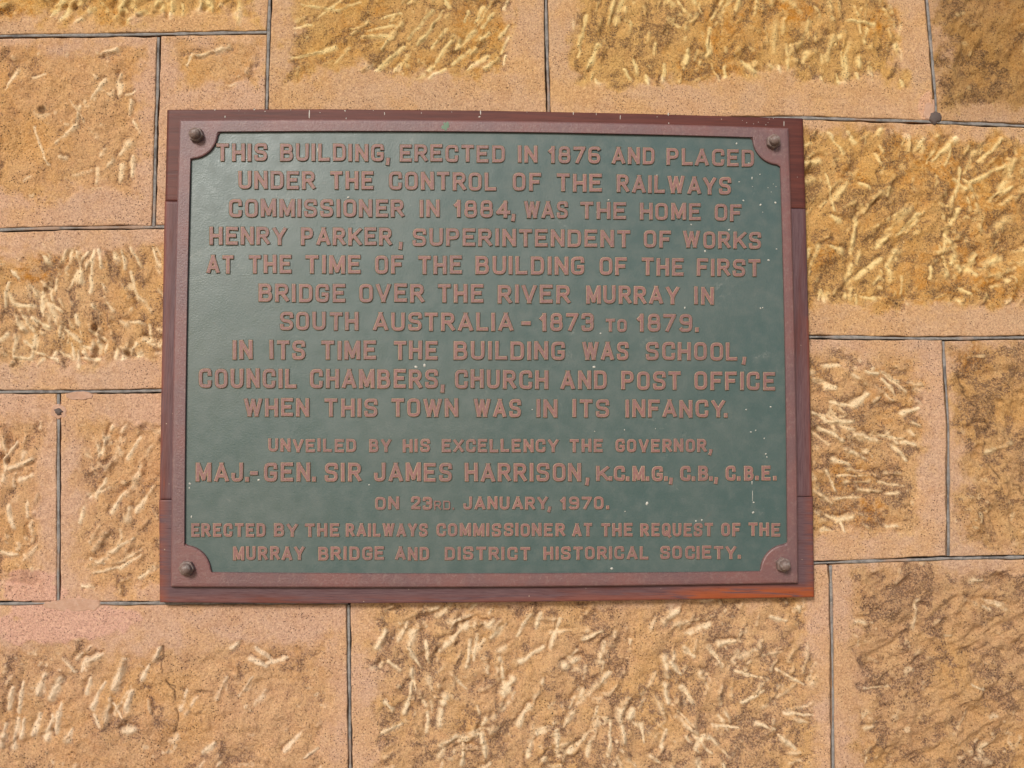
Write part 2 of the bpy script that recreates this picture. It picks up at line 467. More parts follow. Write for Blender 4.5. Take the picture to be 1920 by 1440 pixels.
# salient strokes measured on the stones: x0, y0, x1, y1, width
SAL = {
    13: [(823, 1222, 877, 1168, 9), (877, 1249, 881, 1202, 8), (888, 1240, 895, 1192, 7), (1033, 1215, 1050, 1161, 10), (975, 1242, 1019, 1215, 8), (1060, 1249, 1087, 1236, 12),
         (1121, 1283, 1145, 1263, 9), (1304, 1185, 1331, 1171, 12), (1351, 1208, 1380, 1204, 12), (1283, 1215, 1300, 1232, 11), (1331, 1215, 1351, 1242, 10), (1446, 1158, 1476, 1165, 10),
         (1260, 1242, 1277, 1266, 9), (1280, 1290, 1300, 1317, 9), (1382, 1259, 1439, 1273, 6), (1456, 1256, 1507, 1283, 7), (1392, 1317, 1432, 1297, 7), (1470, 1337, 1524, 1341, 6),
         (1419, 1358, 1453, 1368, 8), (1338, 1364, 1385, 1366, 6), (1460, 1381, 1493, 1405, 7), (1304, 1405, 1321, 1378, 8), (1202, 1358, 1206, 1391, 8), (1168, 1364, 1171, 1391, 9),
         (1145, 1351, 1141, 1419, 8), (1067, 1412, 1094, 1385, 9), (1104, 1419, 1108, 1390, 8), (1043, 1378, 1047, 1419, 9), (972, 1358, 992, 1324, 13), (989, 1419, 999, 1385, 9),
         (911, 1419, 904, 1378, 10), (867, 1432, 870, 1391, 8), (823, 1358, 826, 1334, 11), (799, 1371, 803, 1337, 8), (759, 1337, 776, 1270, 8), (722, 1317, 736, 1331, 9),
         (708, 1378, 755, 1358, 8), (728, 1242, 749, 1256, 8), (796, 1202, 803, 1242, 7), (708, 1215, 722, 1182, 12), (938, 1236, 945, 1283, 7), (972, 1192, 996, 1151, 7),
         (915, 1175, 925, 1165, 12), (945, 1300, 960, 1275, 14), (1005, 1180, 1015, 1150, 8), (1180, 1345, 1186, 1330, 14), (1240, 1400, 1248, 1370, 8), (830, 1318, 836, 1305, 14)],
    1: [(566, 10, 634, 19, 6), (551, 51, 584, 46, 5), (548, 109, 628, 88, 8), (656, 53, 690, 45, 5), (676, 68, 726, 66, 6),
        (690, 56, 738, 46, 6), (696, 140, 756, 88, 9), (740, 132, 752, 120, 7), (766, 72, 810, 20, 6), (782, 84, 815, 45, 8),
        (810, 88, 836, 55, 7), (812, 126, 850, 68, 7), (782, 152, 808, 126, 7), (802, 148, 834, 128, 7), (858, 90, 892, 56, 7),
        (850, 120, 880, 94, 7), (876, 130, 912, 106, 9), (894, 84, 916, 60, 6), (910, 128, 932, 112, 8), (890, 42, 906, 14, 6),
        (936, 70, 954, 46, 6), (940, 100, 952, 70, 5), (944, 120, 948, 106, 5), (764, 4, 782, -8, 6), (834, 0, 842, 12, 6),
        (946, 16, 952, 2, 6), (870, 40, 880, 22, 5), (716, 34, 750, 22, 6), (905, 50, 925, 25, 6)],
    2: [(1084, 108, 1100, 30, 6), (1102, 130, 1122, 84, 10), (1170, 130, 1182, 145, 9), (1244, 150, 1246, 122, 8),
        (1280, 132, 1292, 94, 9), (1326, 104, 1330, 52, 9), (1360, 125, 1362, 148, 9), (1374, 140, 1378, 165, 8),
        (1392, 148, 1396, 168, 7), (1460, 125, 1462, 142, 9), (1540, 144, 1546, 165, 8), (1570, 140, 1574, 155, 8),
        (1608, 138, 1614, 170, 9), (1634, 140, 1636, 160, 8), (1680, 85, 1696, 110, 12), (1115, 150, 1122, 160, 9),
        (1190, 112, 1196, 136, 7), (1212, 140, 1216, 160, 7), (1590, 36, 1640, 44, 8), (1690, 150, 1694, 160, 6)],
    4: [(190, 102, 218, 94, 12), (8, 165, 34, 130, 6), (102, 268, 142, 236, 8), (142, 232, 150, 200, 7), (172, 185, 196, 150, 8),
        (222, 180, 226, 140, 12), (243, 212, 246, 190, 8), (226, 288, 240, 270, 14), (248, 330, 250, 295, 9), (224, 340, 228, 310, 9),
        (180, 345, 182, 318, 8), (60, 238, 90, 310, 5), (236, 178, 268, 166, 7), (110, 292, 120, 296, 8), (60, 145, 84, 140, 6)],
    5: [(370, 106, 428, 88, 9), (350, 120, 360, 100, 5)],
    6: [(1550, 246, 1582, 285, 7), (1590, 246, 1604, 266, 6), (1550, 324, 1564, 392, 6), (1612, 344, 1630, 352, 10), (1720, 280, 1738, 240, 7),
        (1740, 244, 1762, 222, 9), (1734, 262, 1746, 236, 9), (1792, 368, 1802, 314, 6), (1776, 440, 1798, 392, 7), (1768, 482, 1778, 440, 6),
        (1684, 440, 1724, 400, 9), (1644, 464, 1664, 450, 8), (1664, 500, 1682, 466, 9), (1604, 522, 1652, 486, 9), (1640, 530, 1652, 520, 8),
        (1596, 474, 1606, 414, 7), (1560, 405, 1572, 412, 11), (1556, 462, 1576, 470, 12), (1752, 300, 1800, 252, 11), (1838, 300, 1872, 268, 9),
        (1812, 500, 1832, 516, 7), (1800, 540, 1820, 552, 7), (1778, 586, 1796, 566, 12), (1616, 556, 1638, 560, 9), (1820, 344, 1884, 310, 8),
        (1744, 520, 1746, 500, 7), (1786, 495, 1790, 480, 8), (1856, 370, 1900, 350, 6)],
    7: [(144, 470, 152, 530, 7), (130, 490, 134, 466, 6), (168, 545, 174, 468, 8), (186, 466, 190, 500, 8), (210, 462, 216, 484, 9),
        (228, 468, 234, 502, 6), (286, 466, 298, 500, 7), (244, 508, 258, 560, 8), (26, 570, 62, 574, 8), (78, 590, 78, 550, 8),
        (90, 568, 114, 584, 6), (60, 596, 92, 616, 7), (28, 590, 46, 620, 8), (122, 618, 150, 640, 8), (150, 645, 170, 654, 8),
        (166, 618, 192, 636, 8), (142, 590, 146, 610, 8), (156, 672, 184, 674, 9), (66, 660, 108, 676, 7), (26, 672, 56, 672, 8),
        (112, 660, 134, 674, 7), (196, 660, 198, 640, 7), (216, 670, 220, 656, 8), (230, 680, 232, 668, 9), (246, 662, 254, 644, 7),
        (260, 686, 262, 660, 9), (280, 608, 280, 640, 6), (244, 604, 270, 606, 6), (276, 642, 300, 648, 7), (44, 640, 60, 652, 9),
        (2, 640, 12, 628, 9), (8, 574, 14, 530, 8), (22, 508, 34, 520, 9), (76, 528, 90, 540, 6), (112, 630, 114, 610, 7), (80, 480, 90, 492, 12)],
    8: [(1524, 774, 1558, 792, 6), (1556, 792, 1600, 790, 8), (1536, 802, 1580, 826, 7), (1638, 812, 1692, 824, 8), (1692, 830, 1728, 834, 8),
        (1676, 836, 1700, 862, 7), (1564, 862, 1594, 870, 10), (1548, 884, 1568, 920, 6), (1692, 776, 1722, 764, 9), (1600, 760, 1624, 740, 14),
        (1622, 698, 1644, 702, 8), (1654, 712, 1680, 740, 7), (1542, 688, 1572, 684, 7), (1570, 970, 1590, 1006, 6), (1540, 994, 1564, 996, 8),
        (1640, 754, 1650, 746, 10), (1550, 726, 1566, 728, 9), (1526, 710, 1560, 724, 6), (1558, 754, 1600, 762, 6)],
    10: [(10, 860, 30, 830, 12), (20, 880, 60, 862, 12), (15, 950, 25, 990, 8), (0, 1038, 30, 1040, 9), (40, 900, 60, 890, 10)],
    11: [(190, 850, 210, 800, 8), (240, 860, 262, 820, 8), (180, 930, 200, 900, 9), (200, 1040, 250, 1010, 8), (225, 1065, 262, 1040, 8),
         (170, 1050, 195, 1058, 7), (260, 1085, 292, 1060, 9), (210, 960, 235, 920, 9), (255, 960, 285, 915, 8), (150, 980, 160, 940, 7)],
    12: [(16, 1330, 24, 1290, 10), (34, 1335, 42, 1280, 9), (70, 1300, 84, 1268, 12), (94, 1310, 112, 1276, 11), (160, 1300, 170, 1270, 8),
         (172, 1330, 194, 1280, 9), (215, 1290, 232, 1240, 14), (236, 1332, 246, 1296, 14), (176, 1345, 186, 1365, 8), (230, 1372, 248, 1370, 16),
         (60, 1380, 72, 1340, 10), (85, 1385, 98, 1345, 12), (104, 1375, 112, 1322, 10), (4, 1400, 10, 1360, 10), (26, 1400, 32, 1350, 9),
         (38, 1385, 44, 1350, 8), (124, 1390, 134, 1368, 9), (290, 1240, 300, 1215, 12), (210, 1320, 230, 1350, 5), (164, 1240, 190, 1228, 16),
         (265, 1275, 280, 1245, 8), (470, 1235, 500, 1250, 8), (500, 1245, 540, 1232, 7), (480, 1215, 510, 1240, 7), (532, 1408, 566, 1370, 9),
         (572, 1420, 596, 1402, 8), (380, 1412, 404, 1394, 9), (436, 1214, 446, 1206, 10), (120, 1235, 140, 1260, 6), (150, 1260, 160, 1236, 8)],
}
# dark hollows / cracks: polylines
CRACK = {12: [[(308, 1212), (303, 1236), (304, 1262), (315, 1284), (326, 1296), (330, 1322), (333, 1350), (326, 1372), (318, 1392), (311, 1415)],
              [(315, 1284), (350, 1295), (400, 1298)]],
         9: [[(1790, 690), (1810, 740), (1850, 800), (1842, 850), (1875, 905), (1905, 910), (1925, 950)]]}
PUTTY = [(1738, 204, 16, 34), (60, 1110, 60, 40), (140, 1160, 130, 36), (150, 740, 22, 7), (76, 1150, 60, 30), (60, 1180, 90, 30)]
OCHRE = [(1490, 22, 70, 30), (1660, 35, 36, 30), (1600, 330, 26, 22), (1545, 480, 28, 34), (1835, 540, 30, 40), (60, 510, 40, 22),
         (90, 500, 40, 30), (20, 30, 60, 40), (1590, 890, 40, 40), (1620, 960, 60, 30), (1820, 670, 30, 40)]


def axis(a, b, lo, hi, fine=2.0, coarse=12.0):
    pts = [a]; x = a
    while x < b:
        d = max(lo - x, x - hi, 0)
        x += min(coarse, fine + d * 0.12)
        pts.append(x)
    pts = np.array(pts); pts = a + (pts - a) * (b - a) / (pts[-1] - a)
    return pts


def seg_d(X, Y, a, b):
    ax, ay = a; bx, by = b
    L2 = (bx - ax) ** 2 + (by - ay) ** 2 + 1e-6
    t = ((X - ax) * (bx - ax) + (Y - ay) * (by - ay)) / L2
    tc = np.clip(t, 0, 1)
    d = np.hypot(X - ax - tc * (bx - ax), Y - ay - tc * (by - ay))
    s = ((X - ax) * (by - ay) - (Y - ay) * (bx - ax)) / math.sqrt(L2)
    return d, s, tc


def build_stone(i, s):
    GAP = 2.4
    x0 = float(min(s['L'](-600), s['L'](0), s['L'](1900))); x1 = float(max(s['R'](-600), s['R'](1900)))
    xm = 0.5 * (x0 + x1)
    y0 = float(s['T'](xm)); y1 = float(s['B'](xm))
    x0 = float(s['L'](0.5 * (y0 + y1))); x1 = float(s['R'](0.5 * (y0 + y1)))
    xs = axis(x0, x1, -10, 1930); ys = axis(y0, y1, -10, 1450)
    # keep what the board hides coarse: drop columns deep behind it
    if i == 6 or i == 8: xs = np.concatenate([np.linspace(x0, 1470, 30), xs[xs > 1474]])
    if i in (7, 11): xs = np.concatenate([xs[xs < 346], np.linspace(350, x1, 20)])
    U, Vv = np.meshgrid((xs - x0) / (x1 - x0), (ys - y0) / (y1 - y0), indexing='ij')
    X = x0 + U * (x1 - x0); Y = y0 + Vv * (y1 - y0)
    for _ in range(3):
        l, r = s['L'](Y) + GAP, s['R'](Y) - GAP
        t, b = s['T'](X) + GAP, s['B'](X) - GAP
        X = l + U * (r - l); Y = t + Vv * (b - t)
    dl, dr, dt, db = X - l, r - X, Y - t, b - Y
    de = np.minimum(np.minimum(dl, dr), np.minimum(dt, db))
    # wavering arris
    wob = fbm(X, Y, 40, 3, i) * 1.6
    near = np.exp(-de / 9.0)
    X2 = X + near * fbm(Y, X * 0 + 31 * i, 36, 3, 1) * 2.4 * (np.minimum(dl, dr) < 14)
    Y2 = Y + near * fbm(X, Y * 0 + 17 * i, 36, 3, 2) * 2.4 * (np.minimum(dt, db) < 14)
    # field mask
    ml, mt, mr, mb = s['mg']
    q = np.minimum(np.minimum(dl - ml, dr - mr), np.minimum(dt - mt, db - mb))
    q = q + fbm(X, Y, 60, 5, i + 2, .6) * 34 + fbm(X, Y, 12, 2, i) * 4
    field = sstep(-6, 12, q)
    fcol = sstep(-16, 26, q + fbm(X, Y, 30, 4, i + 1, .65) * 30)
    # heights in mm, outwards positive
    h = fbm(X, Y, 140, 2, i + 3) * 0.8 + fbm(X, Y, 26, 3, i + 1) * 0.35 + fbm(X, Y, 7, 2, i + 4) * 0.14
    # tooled margin: fine close dragged lines
    h += (1 - field) * 0.10 * np.sin((dl < ml) * X / 2.6 + (dl >= ml) * Y / 2.8 + 3 * fbm(X, Y, 30, 2, 5))
    a = s['rough']
    base = fbm(X, Y, 95, 4, i + 5, 0.55)
    base2 = fbm(X, Y, 42, 4, i + 6, 0.6)
    terr = sstep(-.10, .02, fbm(X, Y, 70, 3, i + 2) + 0.0) * 0.5 + sstep(.12, .2, fbm(X, Y, 48, 3, i + 7)) * 0.45
    rock = 1.15 * a * (base * 1.1 + base2 * 0.60 + terr * 0.34 + fbm(X, Y, 26, 3, i, 0.55) * 0.46) - 1.0
    if s['rough'] > 5:
        ca_, sa_ = math.cos(math.radians(s['ang'])), math.sin(math.radians(s['ang']))
        Xr, Yr = X * ca_ - Y * sa_, X * sa_ + Y * ca_
        an_ = fbm(Xr * .22, Yr, 30, 4, i + 2, .55)
        rock = rock + 3.2 * (1 - np.abs(an_) * 2.4) + 1.6 * fbm(Xr * .3, Yr, 12, 3, i)
    h = h + field * rock * sstep(-6, 40, q)
    h = h - 0.9 * field
    pale = np.zeros_like(X); grime = np.zeros_like(X)
    strokes = []
    rr = np.random.default_rng(100 + i)
    for st in SAL.get(i, []): strokes.append((*st[:4], st[4] * 1.22, 1.3))
    area = (x1 - x0) * (y1 - y0) / 1e4
    n = int(area * s['dens'])
    # random pecking, laid in loose rows
    for _ in range(n):
        cx = rr.uniform(x0 + ml, x1 - mr); cy = rr.uniform(y0 + mt, y1 - mb)
        if 360 < cx < 1440 and 260 < cy < 1070: continue
        an = math.radians(s['ang'] + s['spread'] * 2.6 * float(fbm(np.array([cx]), np.array([cy]), 120, 2, i)[0]) + rr.normal(0, 7))
        L = s['ln'] * rr.uniform(0.25, 1.2); w = s['wd'] * rr.uniform(0.5, 1.5)
        dx, dy = math.cos(an) * L / 2, -math.sin(an) * L / 2
        strokes.append((cx - dx, cy - dy, cx + dx, cy + dy, w, rr.uniform(0.45, 1.0)))
    for _ in range(int(area * s['dens'] * 1.1)):
        cx = rr.uniform(x0 + ml, x1 - mr); cy = rr.uniform(y0 + mt, y1 - mb)
        if 360 < cx < 1440 and 260 < cy < 1070: continue
        an = math.radians(s['ang'] + rr.normal(0, 22)); L = rr.uniform(14, 30); w = rr.uniform(14, 24)
        strokes.append((cx - math.cos(an) * L / 2, cy + math.sin(an) * L / 2, cx + math.cos(an) * L / 2, cy - math.sin(an) * L / 2, w, -rr.uniform(.35, .7)))
    gx = X[:, 0]; gy = Y[0, :]
    for (ax, ay, bx, by, w, p) in strokes:
        if ax > bx: ax, ay, bx, by = bx, by, ax, ay
        pad = w * 3 + 4
        ia, ib = np.searchsorted(gx, [min(ax, bx) - pad, max(ax, bx) + pad])
        ja, jb = np.searchsorted(gy, [min(ay, by) - pad, max(ay, by) + pad])
        if ib - ia < 2 or jb - ja < 2: continue
        sl = (slice(ia, ib), slice(ja, jb))
        bow = (by - ay) * 0.06 * rr.uniform(-1, 1)
        Xs = X[sl] + fbm(X[sl], Y[sl], 17, 3, 3) * 3.0; Ys = Y[sl] + fbm(X[sl], Y[sl], 15, 3, 4) * 3.0
        d, sgn, tt = seg_d(Xs, Ys, (ax, ay), (bx, by))
        sgn = sgn + bow * 4 * tt * (1 - tt) * 6
        tap = np.clip(0.72 + 0.45 * fbm(tt * 40 + ax, tt * 0 + ay, 14, 2, 2) + 0.28 * (tt - .5) * (1 if ay < 700 else -1), .35, 1.3)
        hw = w * 0.36 * tap
        # the bright struck slope, with the scoop on its upper side
        ridge = np.exp(-(d / hw) ** 2)
        off = np.where(sgn > 0, 1, -1)
        side = rr.choice([1, 1, -1])
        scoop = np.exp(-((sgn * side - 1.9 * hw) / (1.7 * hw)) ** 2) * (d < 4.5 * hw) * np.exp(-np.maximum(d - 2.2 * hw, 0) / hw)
        fm = sstep(0.1, 0.8, field[sl])
        if p < 0:
            h[sl] += fm * -p * (0.24 * w * ridge - 0.15 * w * scoop)
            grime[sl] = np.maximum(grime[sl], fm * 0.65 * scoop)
            pale[sl] = np.maximum(pale[sl], -p * .75 * fm * sstep(.35, 1, ridge) * sstep(-.1, .3, fbm(X[sl], Y[sl], 16, 3, 5)))
            continue
        h[sl] += fm * min(p, 1) * (0.20 * w * ridge - 0.24 * w * scoop)
        pale[sl] = np.maximum(pale[sl], np.minimum(fm * p * 1.3 * ridge ** 0.75, 1) * sstep(-.55, .25, fbm(X[sl], Y[sl], 14, 3, 1, .7) + (.3 if p > 1.1 else 0)))
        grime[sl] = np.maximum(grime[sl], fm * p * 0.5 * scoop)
    # small chips all over the field
    ch = fbm(X, Y, 9, 2, i + 3)
    chips = sstep(.42, .62, fbm(X, Y, 11, 2, i + 4)) * field
    h += chips * 0.5
    pale = np.maximum(pale, chips * sstep(0.1, .5, fbm(X, Y, 60, 2, i)) * 0.6)
    gm = fbm(X, Y, 70, 5, i + 1, 0.68)
    grime = np.clip(grime + s['grime'] * 0.85 * sstep(-.32, .42, gm) * (0.25 + 0.75 * field) + field * s['grime'] * 0.75 * sstep(-.05, .40, fbm(X, Y, 22, 4, i + 3, .65)), 0, 1)
    grime *= (1 - pale * .8)
    oc = s['ochre'] * sstep(-.15, .45, fbm(X, Y, 110, 3, i + 6))
    for (cx, cy, ra, rb) in OCHRE:
        dd = ((X - cx) / ra) ** 2 + ((Y - cy) / rb) ** 2
        oc = np.maximum(oc, 1.3 * np.exp(-dd * 1.2) )
    oc = np.clip(oc, 0, 1)
    pu = np.zeros_like(X)
    for (cx, cy, ra, rb) in PUTTY:
        dd = ((X - cx) / ra) ** 2 + ((Y - cy) / rb) ** 2 + fbm(X, Y, 22, 4, 2) * 0.9
        pu = np.maximum(pu, sstep(1.1, 0.7, dd))
    h += pu * 0.5
    cr = np.zeros_like(X)
    for poly in CRACK.get(i, []):
        for a_, b_ in zip(poly[:-1], poly[1:]):
            d, sgn, tt = seg_d(X + fbm(X, Y, 14, 3, 1) * 4, Y, a_, b_)
            cr = np.maximum(cr, np.exp(-(d / 1.5) ** 2) * sstep(-.35, .1, fbm(X, Y, 18, 2, 6)))
    h -= cr * 1.6
    if i == 4:       # drill hole
        d = np.hypot((X - 77) / 1.1, Y - 205) + fbm(X, Y, 8, 2, 1) * 2.5
        k = sstep(9, 4, d); h -= k * 4; cr = np.maximum(cr, k * .9)
        pale = np.maximum(pale, sstep(20, 12, d) * (Y > 212) * .5)
    # arris rolls back into the joint
    h = np.maximum(h, -11)
    roll = np.exp(-de / 1.6)
    h -= roll * (1.3 + 1.2 * fbm(X, Y, 20, 3, 4))
    h[de < 0.3] = -14
    Z = WALL_Y - h * 0.001
    Vp = P(X2, Y2, WALL_Y)
    Vp[..., 1] = Z
    o = grid_mesh('stone', Vp, MAT_STONE, WALL,
                  dict(field=fcol, pale=np.clip(pale, 0, 1), grime=grime, ochre=oc, putty=pu, crack=cr))
    o.color = (*s['tint'], 1)  # row tints also paint in the light's shift, yellower above, pinker below
    return o


for i, s in enumerate(ST):
    build_stone(i, s)

# mortar bed: a slab behind the stones
vb = []
corn = [(-890, -590), (2790, -590), (2790, 1950), (-890, 1950)]
for (x, y) in corn: vb.append(P(x, y, WALL_Y + 0.014))
for (x, y) in corn:
    p = P(x, y, WALL_Y + 0.014); p[1] = WALL_Y + 0.2; vb.append(p)
link_mesh('mortar_bed', vb, [(0, 3, 2, 1), (4, 5, 6, 7), (0, 1, 5, 4), (1, 2, 6, 5), (2, 3, 7, 6), (3, 0, 4, 7)], MAT_BED, WALL, smooth=False)


def pointing(fn, a, b, vertical, hw=2.35, seed=0):
    """a struck ribbon of grey pointing in a joint"""
    n = max(int(abs(b - a) / 5), 6)
    t = np.linspace(a, b, n)
    cen = fn(t) + fbm(t, t * 0 + seed, 60, 2, 3) * 0.8
    hwv = hw * (1 + 0.55 * fbm(t, t * 0 + seed * 3, 24, 3, 4))
    dep = 0.0004 + 0.0013 * fbm(t, t * 0 + seed * 7, 90, 3, 5)
    vs = []
    prof = [(-1.2, .005), (-1.05, .0005), (-.6, 0), (.6, 0), (1.05, .0005), (1.2, .005)]
    for k in range(n):
        for o_, dz in prof:
            q = cen[k] + o_ * hwv[k]
            x, y = (q, t[k]) if vertical else (t[k], q)
            vs.append(P(x, y, WALL_Y + dep[k] + dz))
    m_ = len(prof)
    fs = []
    for k in range(n - 1):
        for j in range(m_ - 1):
            f = (k * m_ + j, k * m_ + j + 1, (k + 1) * m_ + j + 1, (k + 1) * m_ + j)
            fs.append(f if not vertical else f[::-1])
    return link_mesh('mortar_joint', vs, fs, MAT_POINT, WALL)


J = [(H1, -890, 500, False), (V1, -190, 440, True), (V2, -190, 222, True), (H2, 512, 2790, False), (V3, -190, 226, True), (V4, 70, 424, True),
     (H3, -890, 500, False), (H4, -890, 640, False), (V5, 739, 1128, True), (H5, -890, 652, False), (V6, 1134, 1556, True),
     (V7, 1060, 1556, True), (H6, 1400, 2790, False), (V8, 640, 1042, True), (H7, 1400, 2790, False), (HT, -890, 2790, False), (HB, -890, 2790, False),
     (K(-310), -186, 66, True), (K(-260), 76, 426, True), (K(-420), 434, 733, True), (K(-380), 740, 1129, True), (K(-300), 1136, 1556, True),
     (K(2380), -186, 238, True), (K(2450), 250, 628, True), (K(2330), 634, 1044, True), (K(2420), 1052, 1556, True)]
for k, (fn, a, b_, v) in enumerate(J):
    pointing(fn, a, b_, v, seed=11 * k + 3)


def blob(name, cx, cy, r, hgt, y, mat, parent, seg=16, irr=0.12, seed=0, sx=1.0, sy=1.0, label=None):
    """small low dome"""
    rr = np.random.default_rng(seed)
    vs = [P(cx, cy, y - hgt)]; fs = []
    rings = [(0.55, .85), (0.85, .5), (1.0, 0.0), (1.02, -.6)]
    ir = 1 + irr * rr.normal(size=seg)
    for q, hz in rings:
        for k in range(seg):
            a = 2 * math.pi * k / seg
            vs.append(P(cx + math.cos(a) * r * q * ir[k] * sx, cy + math.sin(a) * r * q * ir[k] * sy, y - hgt * hz))
    for k in range(seg): fs.append((0, 1 + k, 1 + (k + 1) % seg))
    for q in range(len(rings) - 1):
        for k in range(seg):
            a = 1 + q * seg + k; b = 1 + q * seg + (k + 1) % seg
            fs.append((a, a + seg, b + seg, b))
    o = link_mesh(name, vs, fs, mat, parent)
    if label: o['label'] = label
    return o


blob('wall_plug', 1754, 221, 12.5, 0.004, WALL_Y + 0.0005, MAT_PLUG, WALL, seed=2, label='round dark grey plug where two joints meet')
blob('wall_plug', 110, 772, 8.0, 0.0036, WALL_Y + 0.0003, MAT_PLUG, WALL, seed=3, label='small grey plug in the upright joint left of the plaque')

MAT_PUTTY = simple_mortar('pink_mortar_smear', rgb(196, 158, 134), rgb(186, 146, 120), False)
MAT_PUTTY.node_tree.nodes['Principled BSDF'].inputs['Roughness'].default_value = 0.95


def smear(cx, cy, ra, rb, hgt, seed, label):
    n = 70; m = 50
    u = np.linspace(-1.25, 1.25, n); v = np.linspace(-1.25, 1.25, m)
    U, Vv = np.meshgrid(u, v, indexing='ij')
    X = cx + U * ra; Y = cy + Vv * rb
    d = np.hypot(U, Vv) + fbm(X, Y, 26, 4, seed, .6) * .5
    h = hgt * sstep(1.0, .82, d) * (1 + .4 * fbm(X, Y, 14, 3, 2)) - 3.0 * sstep(.9, 1.02, d)
    V = P(X, Y, WALL_Y); V[..., 1] = WALL_Y - h * .001
    o = grid_mesh('mortar_smear', V, MAT_PUTTY, WALL, {})
    o['label'] = label


smear(140, 1134, 66, 12, 0.7, 2, 'pinkish mortar smeared over the joint at lower left')
smear(1742, 206, 13, 17, 0.8, 3, 'pinkish mortar dab beside the grey plug')
smear(112, 772, 17, 16, 1.0, 5, 'pinkish mortar ring round the small plug')
smear(150, 742, 24, 7, 1.2, 4, 'pinkish mortar smear under the level joint at left')

# ------------------------------------------------------------------ the plaque
PLQ = thing('memorial_plaque', 'green and red-brown cast metal plaque with raised inscription, bolted to a timber board', 'plaque', tuple(P(914, 1130, 0)))
INV = Matrix.Translation(-Vector(P(914, 1130, 0)))


def plaque_part(o, parent=None):
    if parent is None: parent = PLQ
    o.parent = parent
    if parent is PLQ: o.matrix_parent_inverse = INV
    return o


# boards: outline points in photograph coordinates, front at y=0
def board(name, top, bottom, lft, rgt, mat, flake, label=None):
    """top/bottom/lft/rgt polylines; a bevelled slab built on a grid"""
    nx, ny = 90, 40
    bev = [0.0, 0.0, 0.0008, 0.0022]       # inset steps (m -> px)
    u = np.concatenate([[0, 0.0012, 0.003], np.linspace(0.006, 0.994, nx), [0.997, 0.9988, 1]])
    v = np.concatenate([[0, 0.004, 0.010], np.linspace(0.02, 0.98, ny), [0.99, 0.996, 1]])
    Uu, Vv = np.meshgrid(u, v, indexing='ij')
    X = 300 + Uu * 1220; Y = 200 + Vv * 900
    for _ in range(4):
        l, r, t, b = lft(Y), rgt(Y), top(X), bottom(X)
        X = l + Uu * (r - l); Y = t + Vv * (b - t)
    de = np.minimum(np.minimum(X - l, r - X), np.minimum(Y - t, b - Y))
    dj = np.minimum(X - l, r - X); dep = 0.0022 * np.exp(-dj / 1.5) + 0.0006 * np.exp(-de / 1.0) + 0.0002 * fbm(X, Y, 60, 2, 1)
    V = P(X, Y, 0.0); V[..., 1] = dep
    # skirt to the wall
    n, m = V.shape[:2]
    fl = flake(X, Y)
    big = np.zeros((n + 2, m + 2, 3)); big[1:-1, 1:-1] = V
    big[0, 1:-1] = V[0]; big[-1, 1:-1] = V[-1]; big[1:-1, 0] = V[:, 0]; big[1:-1, -1] = V[:, -1]
    big[0, 0], big[0, -1], big[-1, 0], big[-1, -1] = V[0, 0], V[0, -1], V[-1, 0], V[-1, -1]
    for sl in ((0, slice(None)), (-1, slice(None)), (slice(None), 0), (slice(None), -1)): big[sl][..., 1] = WALL_Y + 0.008
    F = np.pad(fl, 1, mode='edge')
    o = grid_mesh(name, big, mat, PLQ, dict(flake=F))
    plaque_part(o)
    if label: o['label'] = label
    return o


BT = pl([(300, 205.5), (312, 205.5), (600, 204.5), (900, 207), (1200, 213), (1507, 222), (1530, 223)])
BB = pl([(290, 1129.5), (299, 1129.5), (600, 1131.5), (900, 1129.5), (1200, 1125.5), (1528, 1119.5), (1540, 1119)])
JA = pl([(290, 376.5), (1530, 391)])
JB = pl([(290, 937), (1530, 931.5)])
g2 = 0.35
BL1 = pl([(200, 312.5), (380, 308.5)]); BR1 = pl([(200, 1506), (222, 1507), (392, 1512)])
BL2 = pl([(376, 307.5), (660, 302.5), (938, 298)]); BR2 = pl([(390, 1512), (660, 1519), (932, 1524)])
BL3 = pl([(936, 297), (1130, 298.5)]); BR3 = pl([(930, 1525.5), (1120, 1528)])
zero = lambda X, Y: X * 0
side_fl = lambda X, Y: np.clip(0.75 * np.exp(-np.maximum(X - BL2(Y), 0) / 5) + 0.9 * np.exp(-np.maximum(BR2(Y) - X, 0) / 4) * (Y > 600), 0, 1)
low_fl = lambda X, Y: np.clip(sstep(1200, 1400, X) * sstep(1094, 1108, Y) * 1.1 + sstep(1112, 1124, Y) * .25 + .25 * sstep(900, 1200, X) * sstep(1104, 1112, Y) + (X > 1518) * .35 + (X < 306) * .4, 0, 1)
board('timber_board', BT, lambda x: JA(x) - g2, BL1, BR1, MAT_TOP, zero, 'dark red varnished top board flecked with white drips')
board('timber_board', lambda x: JA(x) + g2, lambda x: JB(x) - g2, BL2, BR2, MAT_MID, side_fl, 'weathered purple-brown middle board with orange flaked edges')
board('timber_board', lambda x: JB(x) + g2, BB, BL3, BR3, MAT_LOW, low_fl, 'weathered bottom board with a bright orange patch at lower right')

# cast plate: base slab under the field
Y_FIELD = -0.0035
Y_BORDER = -0.0075
OUT = [(337, 225), (1478, 240.5), (1496, 1093), (320.5, 1100)]
INN = [(358, 247), (1462, 258.5), (1477, 1071.5), (345, 1073.5)]


def bowed(a, b, bow, n):
    a = np.array(a, float); b = np.array(b, float)
    t = np.linspace(0, 1, n)
    d = b - a; nrm = np.array([d[1], -d[0]]) / np.hypot(*d)
    return a + t[:, None] * d + (4 * t * (1 - t) * bow)[:, None] * nrm


def ring(c, bows, n=24):
    pts = []
    for k in range(4):
        pts.append(bowed(c[k], c[(k + 1) % 4], bows[k], n)[:-1])
    return np.concatenate(pts)


